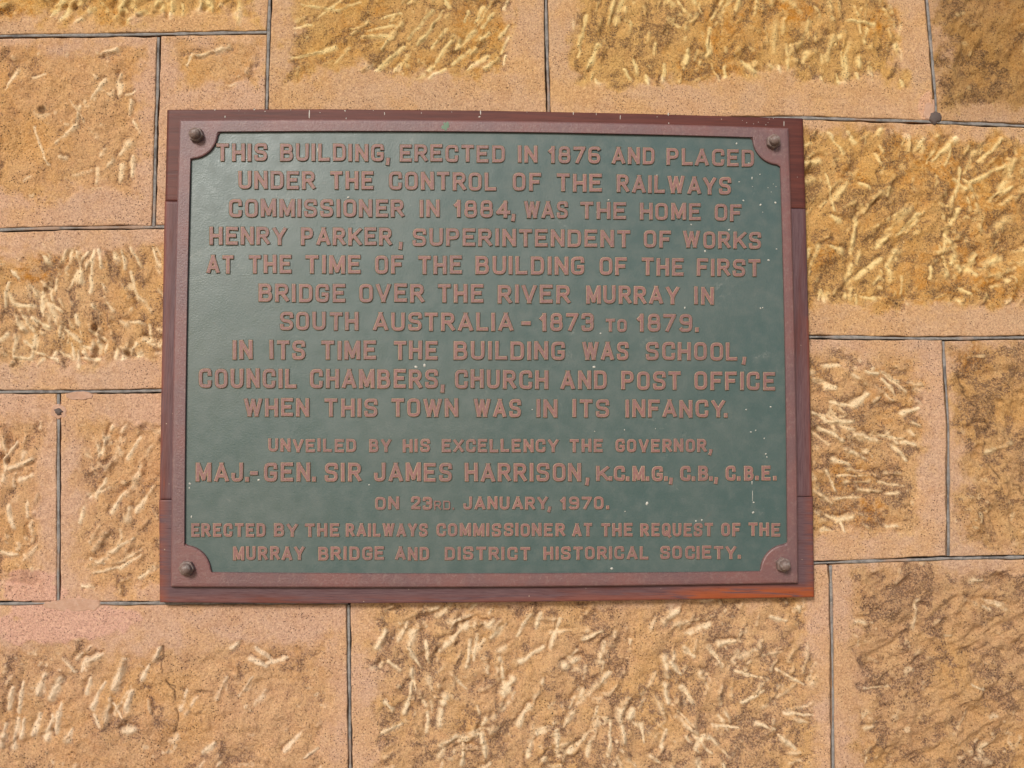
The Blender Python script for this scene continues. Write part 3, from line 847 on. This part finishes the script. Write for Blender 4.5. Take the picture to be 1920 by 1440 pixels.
# bow (px) of top, right, bottom, left edges, outwards
BOW = [6.5, 3.5, 4.0, 3.0]
outer = ring(OUT, BOW)


def inner_path(grow=0.0, n=20):
    """inner edge of the border with quarter-round lobes in the corners"""
    pts = []
    Rl = 48.0 + grow
    c = []
    cx0 = sum(p[0] for p in INN) / 4; cy0 = sum(p[1] for p in INN) / 4
    for (x, y) in INN:
        c.append(np.array([x + math.copysign(grow, cx0 - x), y + math.copysign(grow, cy0 - y)]))
    for k in range(4):
        p, q = c[k], c[(k + 1) % 4]
        e = bowed(p, q, BOW[k], 200)
        dp = np.hypot(*(e - p).T); dq = np.hypot(*(e - q).T)
        keep = e[(dp > Rl) & (dq > Rl)]
        keep = keep[np.linspace(0, len(keep) - 1, n).astype(int)]
        pts += list(keep)
        # arc round corner q
        prev = keep[-1] - q
        nx_ = bowed(q, c[(k + 2) % 4], BOW[(k + 1) % 4], 200)
        dn = np.hypot(*(nx_ - q).T); nxt = nx_[np.argmax(dn > Rl)] - q
        a0 = math.atan2(prev[1], prev[0]); a1 = math.atan2(nxt[1], nxt[0])
        while a1 > a0: a1 -= 2 * math.pi
        if a0 - a1 > math.pi: a1 += 2 * math.pi
        for t in np.linspace(0, 1, 14)[1:-1]:
            a = a0 + (a1 - a0) * t
            pts.append(q + Rl * np.array([math.cos(a), math.sin(a)]))
    return np.array(pts)


# field panel: grid with gentle casting undulation, running under the border
xs = np.linspace(0, 1, 150); ys = np.linspace(0, 1, 110)
Uu, Vv = np.meshgrid(xs, ys, indexing='ij')
tp = bowed(OUT[0], OUT[1], BOW[0], 150); bt = bowed(OUT[3], OUT[2], -BOW[2], 150)
lf = bowed(OUT[0], OUT[3], -BOW[3], 110); rt = bowed(OUT[1], OUT[2], BOW[1], 110)
o4 = [np.array(p, float) for p in OUT]
Q = (tp[:, None, :] * (1 - Vv)[..., None] + bt[:, None, :] * Vv[..., None] + lf[None, :, :] * (1 - Uu)[..., None] + rt[None, :, :] * Uu[..., None]
     - (o4[0] * ((1 - Uu) * (1 - Vv))[..., None] + o4[1] * (Uu * (1 - Vv))[..., None] + o4[2] * (Uu * Vv)[..., None] + o4[3] * ((1 - Uu) * Vv)[..., None]))
cq = np.array([910., 660.])
Q = cq + (Q - cq) * 0.992
V = P(Q[..., 0], Q[..., 1], Y_FIELD)
V[..., 1] = Y_FIELD + 0.00035 * fbm(Q[..., 0], Q[..., 1], 150, 2, 2)
fld = grid_mesh('field_panel', V, MAT_FIELD, PLQ, {})
plaque_part(fld)

# border: outer face down to the board, flat top, inner slope to the field
outer_b = outer
ip = inner_path(0.0); ip2 = inner_path(2.2)
bm = bmesh.new()


def ring_verts(pts, y): return [bm.verts.new(tuple(P(x, yy, y))) for x, yy in pts]


def inset(pts, d):
    c_ = np.array([910., 660.]); v = pts - c_
    # move every point inwards by about d px in each axis
    return pts - np.sign(v) * np.minimum(np.abs(v), d) * np.stack([np.abs(v[:, 0]) > 520, np.abs(v[:, 1]) > 360], 1)


r0 = ring_verts(outer, 0.0004)
r1 = ring_verts(outer, Y_BORDER + 0.0016)
r2 = ring_verts(inset(outer, 2.0), Y_BORDER + 0.0003)
r3 = ring_verts(inset(outer, 7.0), Y_BORDER)
q1 = ring_verts(ip, Y_BORDER)
q2 = ring_verts(inner_path(1.0), Y_BORDER + 0.0007)
q3 = ring_verts(ip2, Y_FIELD + 0.0007)


def strip(a, b):
    n = len(a)
    for k in range(n): bm.faces.new((a[k], a[(k + 1) % n], b[(k + 1) % n], b[k]))


strip(r0, r1); strip(r1, r2); strip(r2, r3); strip(q1, q2); strip(q2, q3)
eds = []
for rg in (r3, q1):
    n = len(rg)
    for k in range(n):
        eds.append(bm.edges.get((rg[k], rg[(k + 1) % n])))
bmesh.ops.triangle_fill(bm, edges=eds, use_beauty=True, use_dissolve=False)
bmesh.ops.recalc_face_normals(bm, faces=bm.faces)
me = bpy.data.meshes.new('border'); bm.to_mesh(me); bm.free(); me.materials.append(MAT_RED)
ob = bpy.data.objects.new('border', me); COL.objects.link(ob); plaque_part(ob)
ob['label'] = 'raised red-brown border with a rounded lobe in each corner'

# patina patch on the top border
pt = blob('verdigris_patch', 835, 237, 7, 0.0002, Y_BORDER - 0.0001, MAT_VERD, PLQ, seed=9, irr=.25, sx=1.1, sy=.9)
plaque_part(pt)


# bolts
def bolt(cx, cy, rot, tilt):
    base = P(cx, cy, Y_BORDER)
    o_root = None
    bm = bmesh.new()
    def ringv(r, z, n=6, ph=0.0):
        return [bm.verts.new((r * math.cos(2 * math.pi * k / n + ph), -z, r * math.sin(2 * math.pi * k / n + ph))) for k in range(n)]
    a = ringv(.0094, -0.001); b = ringv(.0094, .0062); c = ringv(.0084, .0076); d = ringv(.006, .0080)
    for x, y in ((a, b), (b, c), (c, d)):
        for k in range(6): bm.faces.new((x[k], x[(k + 1) % 6], y[(k + 1) % 6], y[k]))
    bm.faces.new(d)
    bmesh.ops.bevel(bm, geom=[e for e in bm.edges], offset=.0006, segments=2, affect='EDGES')
    bmesh.ops.recalc_face_normals(bm, faces=bm.faces)
    me = bpy.data.meshes.new('bolt'); bm.to_mesh(me); bm.free(); me.materials.append(MAT_BOLT)
    o = bpy.data.objects.new('bolt', me); COL.objects.link(o)
    o.location = base; o.rotation_euler = (tilt[0], rot, tilt[1])
    plaque_part(o)
    bm = bmesh.new()
    prev = None; n = 18
    prof = [(.0066, .007), (.0066, .0110), (.0060, .0132), (.0046, .0150), (.0026, .0160)]
    for r, z in prof:
        rg = [bm.verts.new((r * math.cos(2 * math.pi * k / n), -z, r * math.sin(2 * math.pi * k / n))) for k in range(n)]
        if prev:
            for k in range(n): bm.faces.new((prev[k], prev[(k + 1) % n], rg[(k + 1) % n], rg[k]))
        prev = rg
    tip = bm.verts.new((0, -.0163, 0))
    for k in range(n): bm.faces.new((prev[k], prev[(k + 1) % n], tip))
    bmesh.ops.recalc_face_normals(bm, faces=bm.faces)
    for f in bm.faces: f.smooth = True
    me = bpy.data.meshes.new('domed_end'); bm.to_mesh(me); bm.free(); me.materials.append(MAT_BOLT)
    t = bpy.data.objects.new('domed_end', me); COL.objects.link(t); t.parent = o


bolt(369, 254, 0.2, (0.05, 0.0)); bolt(1449, 267, 0.5, (0.0, -0.08)); bolt(351, 1065, 0.1, (0, .05)); bolt(1467, 1058, 0.35, (0.03, 0))

# ------------------------------------------------------------------ the lettering
r_ = 0.30
GLY = {
    'A': (.76, [[(0, 0), (.5, 1.06), (1, 0)], [(.2, .27), (.8, .27)]]),
    'B': (.70, [[(0, 0), (0, 1)], [(0, 1), (.93, 1, 1), (.93, .53, 1), (0, .53)], [(0, .53), (1, .53, 1), (1, 0, 1), (0, 0)]]),
    'C': (.70, [[(1, .75), (1, 1, 1), (0, 1, 1), (0, 0, 1), (1, 0, 1), (1, .25)]]),
    'D': (.70, [[(0, .5), (0, 1), (1, 1, 1), (1, 0, 1), (0, 0), (0, .5)]]),
    'E': (.66, [[(1, 1), (0, 1), (0, 0), (1, 0)], [(0, .52), (.8, .52)]]),
    'F': (.64, [[(0, 0), (0, 1), (1, 1)], [(0, .50), (.8, .50)]]),
    'G': (.70, [[(1, .80), (1, 1, 1), (0, 1, 1), (0, 0, 1), (1, 0, 1), (1, .42), (.62, .42)]]),
    'H': (.70, [[(0, 0), (0, 1)], [(1, 0), (1, 1)], [(0, .5), (1, .5)]]),
    'I': (.20, [[(.5, 0), (.5, 1)]]),
    'J': (.62, [[(1, 1), (1, 0, 1), (0, 0, 1), (0, .34)]]),
    'K': (.74, [[(0, 0), (0, 1)], [(1, 1.02), (.05, .36)], [(.36, .58), (1, -.02)]]),
    'L': (.62, [[(0, 1), (0, 0), (1, 0)]]),
    'M': (.82, [[(0, 0), (0, 1)], [(1, 0), (1, 1)], [(.07, .95), (.5, .1), (.93, .95)]]),
    'N': (.70, [[(0, 0), (0, 1)], [(1, 0), (1, 1)], [(.07, .95), (.93, .05)]]),
    'O': (.70, [[(0, .5), (0, 1, 1), (1, 1, 1), (1, 0, 1), (0, 0, 1), (0, .5)]]),
    'P': (.68, [[(0, 0), (0, 1)], [(0, 1), (1, 1, 1), (1, .44, 1), (0, .44)]]),
    'Q': (.70, [[(0, .5), (0, 1, 1), (1, 1, 1), (1, 0, 1), (0, 0, 1), (0, .5)], [(.5, .28), (1.05, -.12)]]),
    'R': (.70, [[(0, 0), (0, 1)], [(0, 1), (.97, 1, 1), (.97, .48, 1), (0, .48)], [(.5, .48), (1, 0)]]),
    'S': (.70, [[(1, .81), (1, 1, 1), (0, 1, 1), (0, .54, 1), (1, .46, 1), (1, 0, 1), (0, 0, 1), (0, .19)]]),
    'T': (.68, [[(0, 1), (1, 1)], [(.5, 0), (.5, 1)]]),
    'U': (.70, [[(0, 1), (0, 0, 1), (1, 0, 1), (1, 1)]]),
    'V': (.74, [[(0, 1), (.5, -.06), (1, 1)]]),
    'W': (.96, [[(0, 1), (.25, -.05), (.5, .95), (.75, -.05), (1, 1)]]),
    'X': (.72, [[(0, 0), (1, 1)], [(0, 1), (1, 0)]]),
    'Y': (.74, [[(0, 1), (.5, .42), (1, 1)], [(.5, .46), (.5, 0)]]),
    '0': (.64, [[(0, .5), (0, 1, 1), (1, 1, 1), (1, 0, 1), (0, 0, 1), (0, .5)]]),
    '1': (.34, [[(.75, 0), (.75, 1)], [(-.25, .74), (.7, .93)]]),
    '2': (.66, [[(0, .70), (0, 1, 1), (1, 1, 1), (1, .56, 1), (0, .08), (0, 0), (1, 0)]]),
    '3': (.66, [[(0, .84), (0, 1, 1), (1, 1, 1), (1, .54, 1), (.48, .54)], [(.48, .52), (1, .52, 1), (1, 0, 1), (0, 0, 1), (0, .16)]]),
    '4': (.70, [[(.74, 0), (.74, 1)], [(.74, 1.0), (0, .27), (1.08, .27)]]),
    '6': (.68, [[(.98, .93), (.9, 1, 1), (0, 1, 1), (0, 0, 1), (1, 0, 1), (1, .52, 1), (0, .52)]]),
    '7': (.66, [[(0, 1), (1, 1), (.28, 0)]]),
    '8': (.68, [[(.5, .53), (.05, .53, 1), (.05, 1, 1), (.95, 1, 1), (.95, .53, 1), (.5, .53)], [(.5, .51), (0, .51, 1), (0, 0, 1), (1, 0, 1), (1, .51, 1), (.5, .51)]]),
    '9': (.68, [[(.02, .07), (.1, 0, 1), (1, 0, 1), (1, 1, 1), (0, 1, 1), (0, .48, 1), (1, .48)]]),
    '-': (.42, [[(0, .42), (1, .42)]]),
    '.': (.22, [[(.5, -.02), (.5, .02)]]),
    ',': (.22, [[(.6, .04), (.5, -.10), (.1, -.26)]]),
}


def fillet(pts, rad):
    out = [np.array(pts[0][:2])]
    for k in range(1, len(pts) - 1):
        p = np.array(pts[k][:2])
        if len(pts[k]) < 3: out.append(p); continue
        a = np.array(pts[k - 1][:2]); b = np.array(pts[k + 1][:2])
        la = np.hypot(*(a - p)); lb = np.hypot(*(b - p))
        d = min(rad, la * .5, lb * .5)
        s = p + (a - p) / la * d; e = p + (b - p) / lb * d
        for t in np.linspace(0, 1, 5): out.append((1 - t) ** 2 * s + 2 * t * (1 - t) * p + t * t * e)
    out.append(np.array(pts[-1][:2]))
    res = [out[0]]
    for p in out[1:]:
        if np.hypot(*(p - res[-1])) > 1e-4: res.append(p)
    return np.array(res)


PROF = [(-1.22, 0), (-1.0, .78), (-.66, 1.0), (.66, 1.0), (1.0, .78), (1.22, 0)]


def letter_geo(ch, w, h, s, hz):
    """vertices (x px, y px up, height m) and faces for one glyph in a w x h box with stroke s"""
    g = GLY[ch][1]
    vs, fs, mi = [], [], []
    # acute corners are two strokes that cross, as in the pattern-maker's letters
    g2_ = []
    for path in g:
        cur = [path[0]]
        for k in range(1, len(path) - 1):
            cur.append(path[k])
            if len(path[k]) < 3:
                a_ = ((path[k - 1][0] - path[k][0]) * w, (path[k - 1][1] - path[k][1]) * h)
                b_ = ((path[k + 1][0] - path[k][0]) * w, (path[k + 1][1] - path[k][1]) * h)
                cs = (a_[0] * b_[0] + a_[1] * b_[1]) / (math.hypot(*a_) * math.hypot(*b_) + 1e-9)
                if cs > .35: g2_.append(cur); cur = [path[k]]
        cur.append(path[-1]); g2_.append(cur)
    for si, path in enumerate(g2_):
        pts = [((s / 2 + p[0] * (w - s)), (s / 2 + p[1] * (h - s)), *p[2:]) for p in path]
        if ch in '.': pts = [(w / 2, s * .1), (w / 2, s * .9)]
        pp = fillet(pts, s * 1.15)
        closed = np.hypot(*(pp[0] - pp[-1])) < 1e-3 and len(pp) > 4
        if closed: pp = pp[:-1]
        n = len(pp); zz = hz * (1 - 0.025 * si)
        base = len(vs)
        for k in range(n):
            if closed: a, b = pp[k - 1], pp[(k + 1) % n]
            else: a, b = pp[max(k - 1, 0)], pp[min(k + 1, n - 1)]
            d1 = pp[k] - a; d2 = b - pp[k]
            l1, l2 = np.hypot(*d1), np.hypot(*d2)
            if l1 < 1e-6: d1, l1 = d2, l2
            if l2 < 1e-6: d2, l2 = d1, l1
            d1 = d1 / l1; d2 = d2 / l2
            t = d1 + d2; t = t / max(np.hypot(*t), 1e-6)
            nrm = np.array([-t[1], t[0]])
            co = max(abs(np.dot(nrm, np.array([-d1[1], d1[0]]))), .42)
            end = (not closed) and k in (0, n - 1)
            for o_, z in PROF:
                q = pp[k] + nrm * o_ * (s / 2) / co * (1.12 if end else 1.0)
                if end:
                    e = (1.16 if z == 0 else (1.0 if z < 1 else .78)) * s / 2
                    q = q + t * (e if k else -e)
                ins = {0: -.11, .78: 0.0, 1.0: .16}[z] * s
                if ch not in ',Q': q = np.array([q[0], min(max(q[1], ins), h - ins)])
                vs.append((q[0], q[1], z * zz * (1 - 0.02 * k / n * (not closed))))
        m = len(PROF)
        for k in range(n if closed else n - 1):
            k2 = (k + 1) % n
            for j in range(m - 1):
                fs.append((base + k * m + j, base + k2 * m + j, base + k2 * m + j + 1, base + k * m + j + 1))
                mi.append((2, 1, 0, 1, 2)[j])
        if not closed:
            for k, fl in ((0, False), (n - 1, True)):
                b0 = base + k * m
                c1 = (b0, b0 + 1, b0 + 4, b0 + 5); c2 = (b0 + 1, b0 + 2, b0 + 3, b0 + 4)
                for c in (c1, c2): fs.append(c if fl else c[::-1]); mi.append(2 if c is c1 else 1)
    return vs, fs, mi


# word list: (text, x0, x1); each line: three (x, top, baseline) stations
LINES = [
 ('big', [(406, 269, 302.5), (940, 272.5, 304.7), (1414, 281, 313)],
  [('THIS', 406, 501), ('BUILDING', 525, 720), (',', 724, 732), ('ERECTED', 749, 946), ('IN', 971, 1007), ('1876', 1030, 1126), ('AND', 1148, 1227), ('PLACED', 1250, 1414)]),
 ('big', [(447, 321, 355), (940, 323.5, 357.5), (1371, 332, 365)],
  [('UNDER', 447, 591), ('THE', 620, 700), ('CONTROL', 729, 931), ('OF', 962, 1014), ('THE', 1044, 1129), ('RAILWAYS', 1157, 1371)]),
 ('big', [(429, 373, 407.5), (940, 376, 408.5), (1392, 383, 415)],
  [('COMMISSIONER', 429, 757), ('IN', 788, 825), ('1884', 853, 955), (',', 959, 967), ('WAS', 983, 1065), ('THE', 1088, 1174), ('HOME', 1200, 1314), ('OF', 1340, 1391)]),
 ('big', [(393, 425, 459), (940, 429, 462), (1428, 435, 467)],
  [('HENRY', 393, 537), ('PARKER', 565, 735), (',', 748, 756), ('SUPERINTENDENT', 774, 1182), ('OF', 1207, 1258), ('WORKS', 1282, 1427)]),
 ('big', [(388, 478, 512.5), (940, 480, 514.5), (1427, 486, 518.5)],
  [('AT', 388, 438), ('THE', 466, 546), ('TIME', 573, 676), ('OF', 703, 756), ('THE', 784, 866), ('BUILDING', 892, 1096), ('OF', 1124, 1176), ('THE', 1203, 1282), ('FIRST', 1306, 1426)]),
 ('big', [(484, 532, 566), (940, 533.5, 568.5), (1339, 537.5, 571)],
  [('BRIDGE', 485, 647), ('OVER', 674, 795), ('THE', 821, 906), ('RIVER', 934, 1069), ('MURRAY', 1099, 1273), ('IN', 1302, 1338)]),
 ('big', [(525, 584.5, 619), (940, 586.5, 621), (1298, 588.7, 622.5)],
  [('SOUTH', 525, 672), ('AUSTRALIA', 700, 962), ('-', 977, 995), ('1873', 1014, 1113), ('1879', 1196, 1298), ('.', 1302, 1310)]),
 ('to', [(1136, 597.5, 622), (1156, 597.5, 622), (1176, 597.5, 622)], [('TO', 1136, 1176)]),
 ('big', [(437, 637.5, 674), (940, 640, 675), (1384, 642, 676)],
  [('IN', 437, 474), ('ITS', 506, 572), ('TIME', 603, 705), ('THE', 738, 820), ('BUILDING', 851, 1060), ('WAS', 1092, 1178), ('SCHOOL', 1211, 1383), (',', 1391, 1400)]),
 ('big', [(372, 691, 728), (940, 693.5, 729), (1453, 697.5, 732)],
  [('COUNCIL', 373, 556), ('CHAMBERS', 581, 821), (',', 826, 834), ('CHURCH', 853, 1028), ('AND', 1052, 1138), ('POST', 1165, 1277), ('OFFICE', 1302, 1453)]),
 ('big', [(458, 746.6, 781), (940, 748, 782.5), (1360, 750, 783)],
  [('WHEN', 458, 580), ('THIS', 609, 708), ('TOWN', 734, 859), ('WAS', 889, 976), ('IN', 1006, 1045), ('ITS', 1074, 1142), ('INFANCY', 1173, 1359), ('.', 1357, 1364)]),
 ('small', [(502, 822.5, 847.5), (940, 823, 848), (1325, 823, 848)],
  [('UNVEILED', 503, 668), ('BY', 693, 733), ('HIS', 755, 806), ('EXCELLENCY', 828, 1047), ('THE', 1069, 1130), ('GOVERNOR', 1154, 1325), (',', 1328, 1337)]),
 ('big', [(366, 867, 903), (940, 868, 903), (1100, 868.5, 903)],
  [('MAJ', 367, 456), ('.', 459, 467), ('-', 469, 484), ('GEN', 495, 581), ('.', 585, 593), ('SIR', 609, 677), ('JAMES', 702, 847), ('HARRISON', 872, 1090), (',', 1097, 1106)]),
 ('post', [(1117, 873.5, 902), (1300, 873.5, 902), (1455, 873, 901)],
  [('K', 1118, 1142), ('.', 1143, 1148), ('C', 1151, 1172), ('.', 1174, 1180), ('M', 1186, 1209), ('.', 1212, 1217), ('G', 1222, 1243), ('.', 1246, 1251), (',', 1254, 1262),
   ('C', 1275, 1295), ('.', 1298, 1304), ('B', 1309, 1328), ('.', 1330, 1335), (',', 1339, 1347), ('C', 1360, 1379), ('.', 1382, 1387), ('B', 1395, 1413), ('.', 1417, 1422), ('E', 1428, 1445), ('.', 1450, 1455)]),
 ('small', [(703, 931, 955.6), (920, 931, 955.6), (1140, 931, 955.3)],
  [('ON', 703, 748), ('23', 771, 811), ('JANUARY', 869, 1027), (',', 1026, 1034), ('1970', 1052, 1133), ('.', 1136, 1142)]),
 ('rd', [(813, 939, 956), (830, 939, 956), (852, 939, 956)], [('RD', 814, 844), ('.', 848, 853)]),
 ('small', [(358, 981, 1007), (940, 981, 1006), (1463, 980, 1005.6)],
  [('ERECTED', 358, 498), ('BY', 514, 558), ('THE', 572, 636), ('RAILWAYS', 649, 802), ('COMMISSIONER', 818, 1059), ('AT', 1073, 1110), ('THE', 1127, 1186), ('REQUEST', 1201, 1337), ('OF', 1352, 1388), ('THE', 1403, 1463)]),
 ('small', [(437, 1024, 1050.5), (940, 1025, 1050), (1386, 1023, 1048)],
  [('MURRAY', 437, 571), ('BRIDGE', 597, 721), ('AND', 741, 805), ('DISTRICT', 834, 994), ('HISTORICAL', 1019, 1216), ('SOCIETY', 1238, 1381), ('.', 1383, 1389)]),
]
SW = {'big': .19, 'to': .22, 'small': .215, 'post': .22, 'rd': .16}
small_v, small_f, small_m = [], [], []
n_letters = 0
jit = np.random.default_rng(5)
for style, stn, words_ in LINES:
    sx = [p[0] for p in stn]
    A_ = np.polyfit(sx, [p[1] for p in stn], 2); B_ = np.polyfit(sx, [p[2] for p in stn], 2)
    for text, xa, xb in words_:
        xc = .5 * (xa + xb)
        hh = float(np.polyval(B_, xc) - np.polyval(A_, xc))
        s = SW[style] * hh
        wid = [max(GLY[c][0] * hh, s) if c != 'I' else s for c in text]
        gaps = len(text) - 1
        tot = sum(wid)
        space = 0.17 * hh
        k = (xb - xa) / (tot + gaps * space) if gaps else (xb - xa) / tot
        if gaps:
            # keep I as wide as the stroke, scale the rest
            x = xa
        else:
            x = xa
        for ch, w in zip(text, wid):
            ww = w * k
            if ch in '.,': ww = (xb - xa)
            top = float(np.polyval(A_, x + ww / 2)); bot = float(np.polyval(B_, x + ww / 2))
            hz = (0.0026 if style == 'big' else 0.0021)
            vs, fs, mi = letter_geo(ch, ww, bot - top, s, hz)
            an = jit.normal(0, .006); ox, oy = jit.normal(0, .35, 2)
            ca, sa = math.cos(an), math.sin(an)
            base_y = Y_FIELD + 0.0004
            W = []
            for (vx, vy, vz) in vs:
                qx, qy = vx * ca - vy * sa, vx * sa + vy * ca
                W.append(P(x + ox + qx, bot + oy - qy, base_y - vz))
            if style == 'big' :
                nm = 'letter' if ch.isalpha() else ('numeral' if ch.isdigit() else {',': 'comma', '.': 'full_stop', '-': 'dash'}[ch])
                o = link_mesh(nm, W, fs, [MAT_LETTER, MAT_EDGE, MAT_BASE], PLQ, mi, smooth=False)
                plaque_part(o)
                n_letters += nm == 'letter'
            else:
                b0 = len(small_v); small_v += W
                small_f += [tuple(b0 + q for q in f) for f in fs]; small_m += mi
            x += ww + (space * k if gaps else 0)
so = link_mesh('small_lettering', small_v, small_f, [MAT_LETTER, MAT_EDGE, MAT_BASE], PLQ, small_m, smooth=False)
so['kind'] = 'stuff'
so['label'] = 'smaller raised lettering of the lower lines'
plaque_part(so)
print('letters', n_letters, 'stones', len(ST))

# white paint flecks and drips on the plaque: x, y, rx, ry, layer
FL = [(653, 370, 2.4, 2.4), (520, 369, 1.2, 1.2), (1381, 269, 2.2, 2.2), (1232, 329, 2, 2), (1425, 327, 1.5, 1.5), (1386, 341, 1.5, 1.5),
      (1394, 376, 2, 2), (1426, 384, 2.4, 2.4), (1454, 380, 2.4, 2.4), (1141, 375, 2, 1.6), (1119, 398, 1.8, 1.8), (1296, 421, 1.8, 1.8),
      (1367, 431, 2.4, 2.2), (1322, 471, 2.4, 2.2), (1441, 488, 2.4, 2.4), (1456, 467, 1.6, 1.6), (1284, 577, 2, 2.4), (1426, 578, 1.8, 1.8),
      (1430, 577, 1.4, 1.4), (1126, 625, 2.0, 2.0), (1005, 648, 2.2, 3.4), (780, 688, 3.4, 3.0), (796, 685, 3.2, 3.4), (1114, 688, 3.0, 3.0),
      (1445, 763, 2, 2), (1399, 768, 1.7, 1.7), (998, 768, 1.6, 1.6), (1171, 806, 1.4, 1.6), (1408, 810, 2, 1.6), (1417, 807, 1.8, 1.4),
      (1433, 822, 1.6, 1.6), (1253, 759, 2, 2), (1436, 851, 2, 1.6), (1438, 857, 1.6, 2), (356, 907, 2.6, 2.6), (355, 915, 1.6, 2.6),
      (359, 969, 2.0, 2.6), (692, 909, 1.8, 1.8), (485, 900, 2.6, 2.6), (1213, 944, 3.2, 3.8), (1412, 961, 2.6, 2.6), (1413, 942, 2, 1.8),
      (1305, 977, 2.4, 1.8), (1316, 975, 2.2, 1.8), (1147, 1066, 2.8, 3.2), (1172, 959, 1.4, 1.4), (596, 281, 1.5, 6), (1404, 306, 1.8, 1.4),
      (1410, 334, 1.6, 3), (1410, 905, 1, 5), (1411, 930, .7, 12), (1411, 350, 1, 1), (1450, 345, 1, 1), (1440, 352, 1, 1), (1455, 350, 1.1, 1.1),
      (1446, 360, 1, 1), (1430, 398, 1.1, 1.1), (600, 288, 1.2, 3), (1440, 292, 1, 1), (1115, 809, 1.2, 1.2), (1229, 804, 1.1, 1.1)]
FB = [(1075, 213, 1.3, 5), (1470, 232, 1.3, 7.5), (403, 206, 2, 1.6), (477, 205.5, 2.6, 2), (497, 209, 1.6, 1.6), (721, 213, 1.6, 4),
      (901, 211, 1.8, 6), (899, 219, 3, 2), (422, 219, 1.6, 3), (647, 208, 2.4, 1.8), (649, 222, 1.6, 2.4), (580, 214, 2, 11), (1118, 214, 1, 3),
      (1253, 214, 2, 4), (1254, 231, 1.2, 3), (1163, 220, 1, 7), (790, 212, 1.4, 2), (340, 240, 1, 1), (1400, 230, 1.3, 1.3), (1413, 232, 1, 1),
      (1422, 229, 1.2, 1), (1436, 234, 1.4, 1), (1440, 230, 1, 1), (1392, 226, 1, 1), (1232, 219, 1.3, 1.3), (1450, 222, 1.2, 1.2), (1495, 332, 1.2, 1),
      (600, 211, 1.3, 1.3), (448, 208, 1, 1), (378, 206, 1.3, 1.3), (545, 206, 1.5, 1.2), (700, 207, 1.3, 1), (847, 210, 1.2, 1), (988, 210, 1.3, 1)]
fv, ff = [], []


def fleck(x, y, ra, rb, lay, hgt):
    n = 8; b0 = len(fv); ph = random.random() * 6
    fv.append(P(x, y, lay - hgt))
    for q, z in ((.7, .7), (1.0, -0.3)):
        for k in range(n):
            a = 2 * math.pi * k / n
            j = 1 + .18 * math.sin(2 * a + ph)
            fv.append(P(x + math.cos(a) * ra * q * j, y + math.sin(a) * rb * q * j, lay - hgt * z))
    for k in range(n):
        ff.append((b0, b0 + 1 + k, b0 + 1 + (k + 1) % n))
        ff.append((b0 + 1 + k, b0 + 1 + n + k, b0 + 1 + n + (k + 1) % n, b0 + 1 + (k + 1) % n))


for f in FL: fleck(f[0], f[1], f[2] * .85, f[3] * .85, Y_FIELD - 0.0003, 0.0007)
for f in FB: fleck(f[0], f[1], f[2] * .62, f[3] * .7, 0.0, 0.0003)
fk = link_mesh('paint_flecks', fv, ff, MAT_SPLASH, PLQ)
fk['kind'] = 'stuff'; fk['label'] = 'white paint flecks and drips spattered over the plaque'
plaque_part(fk)
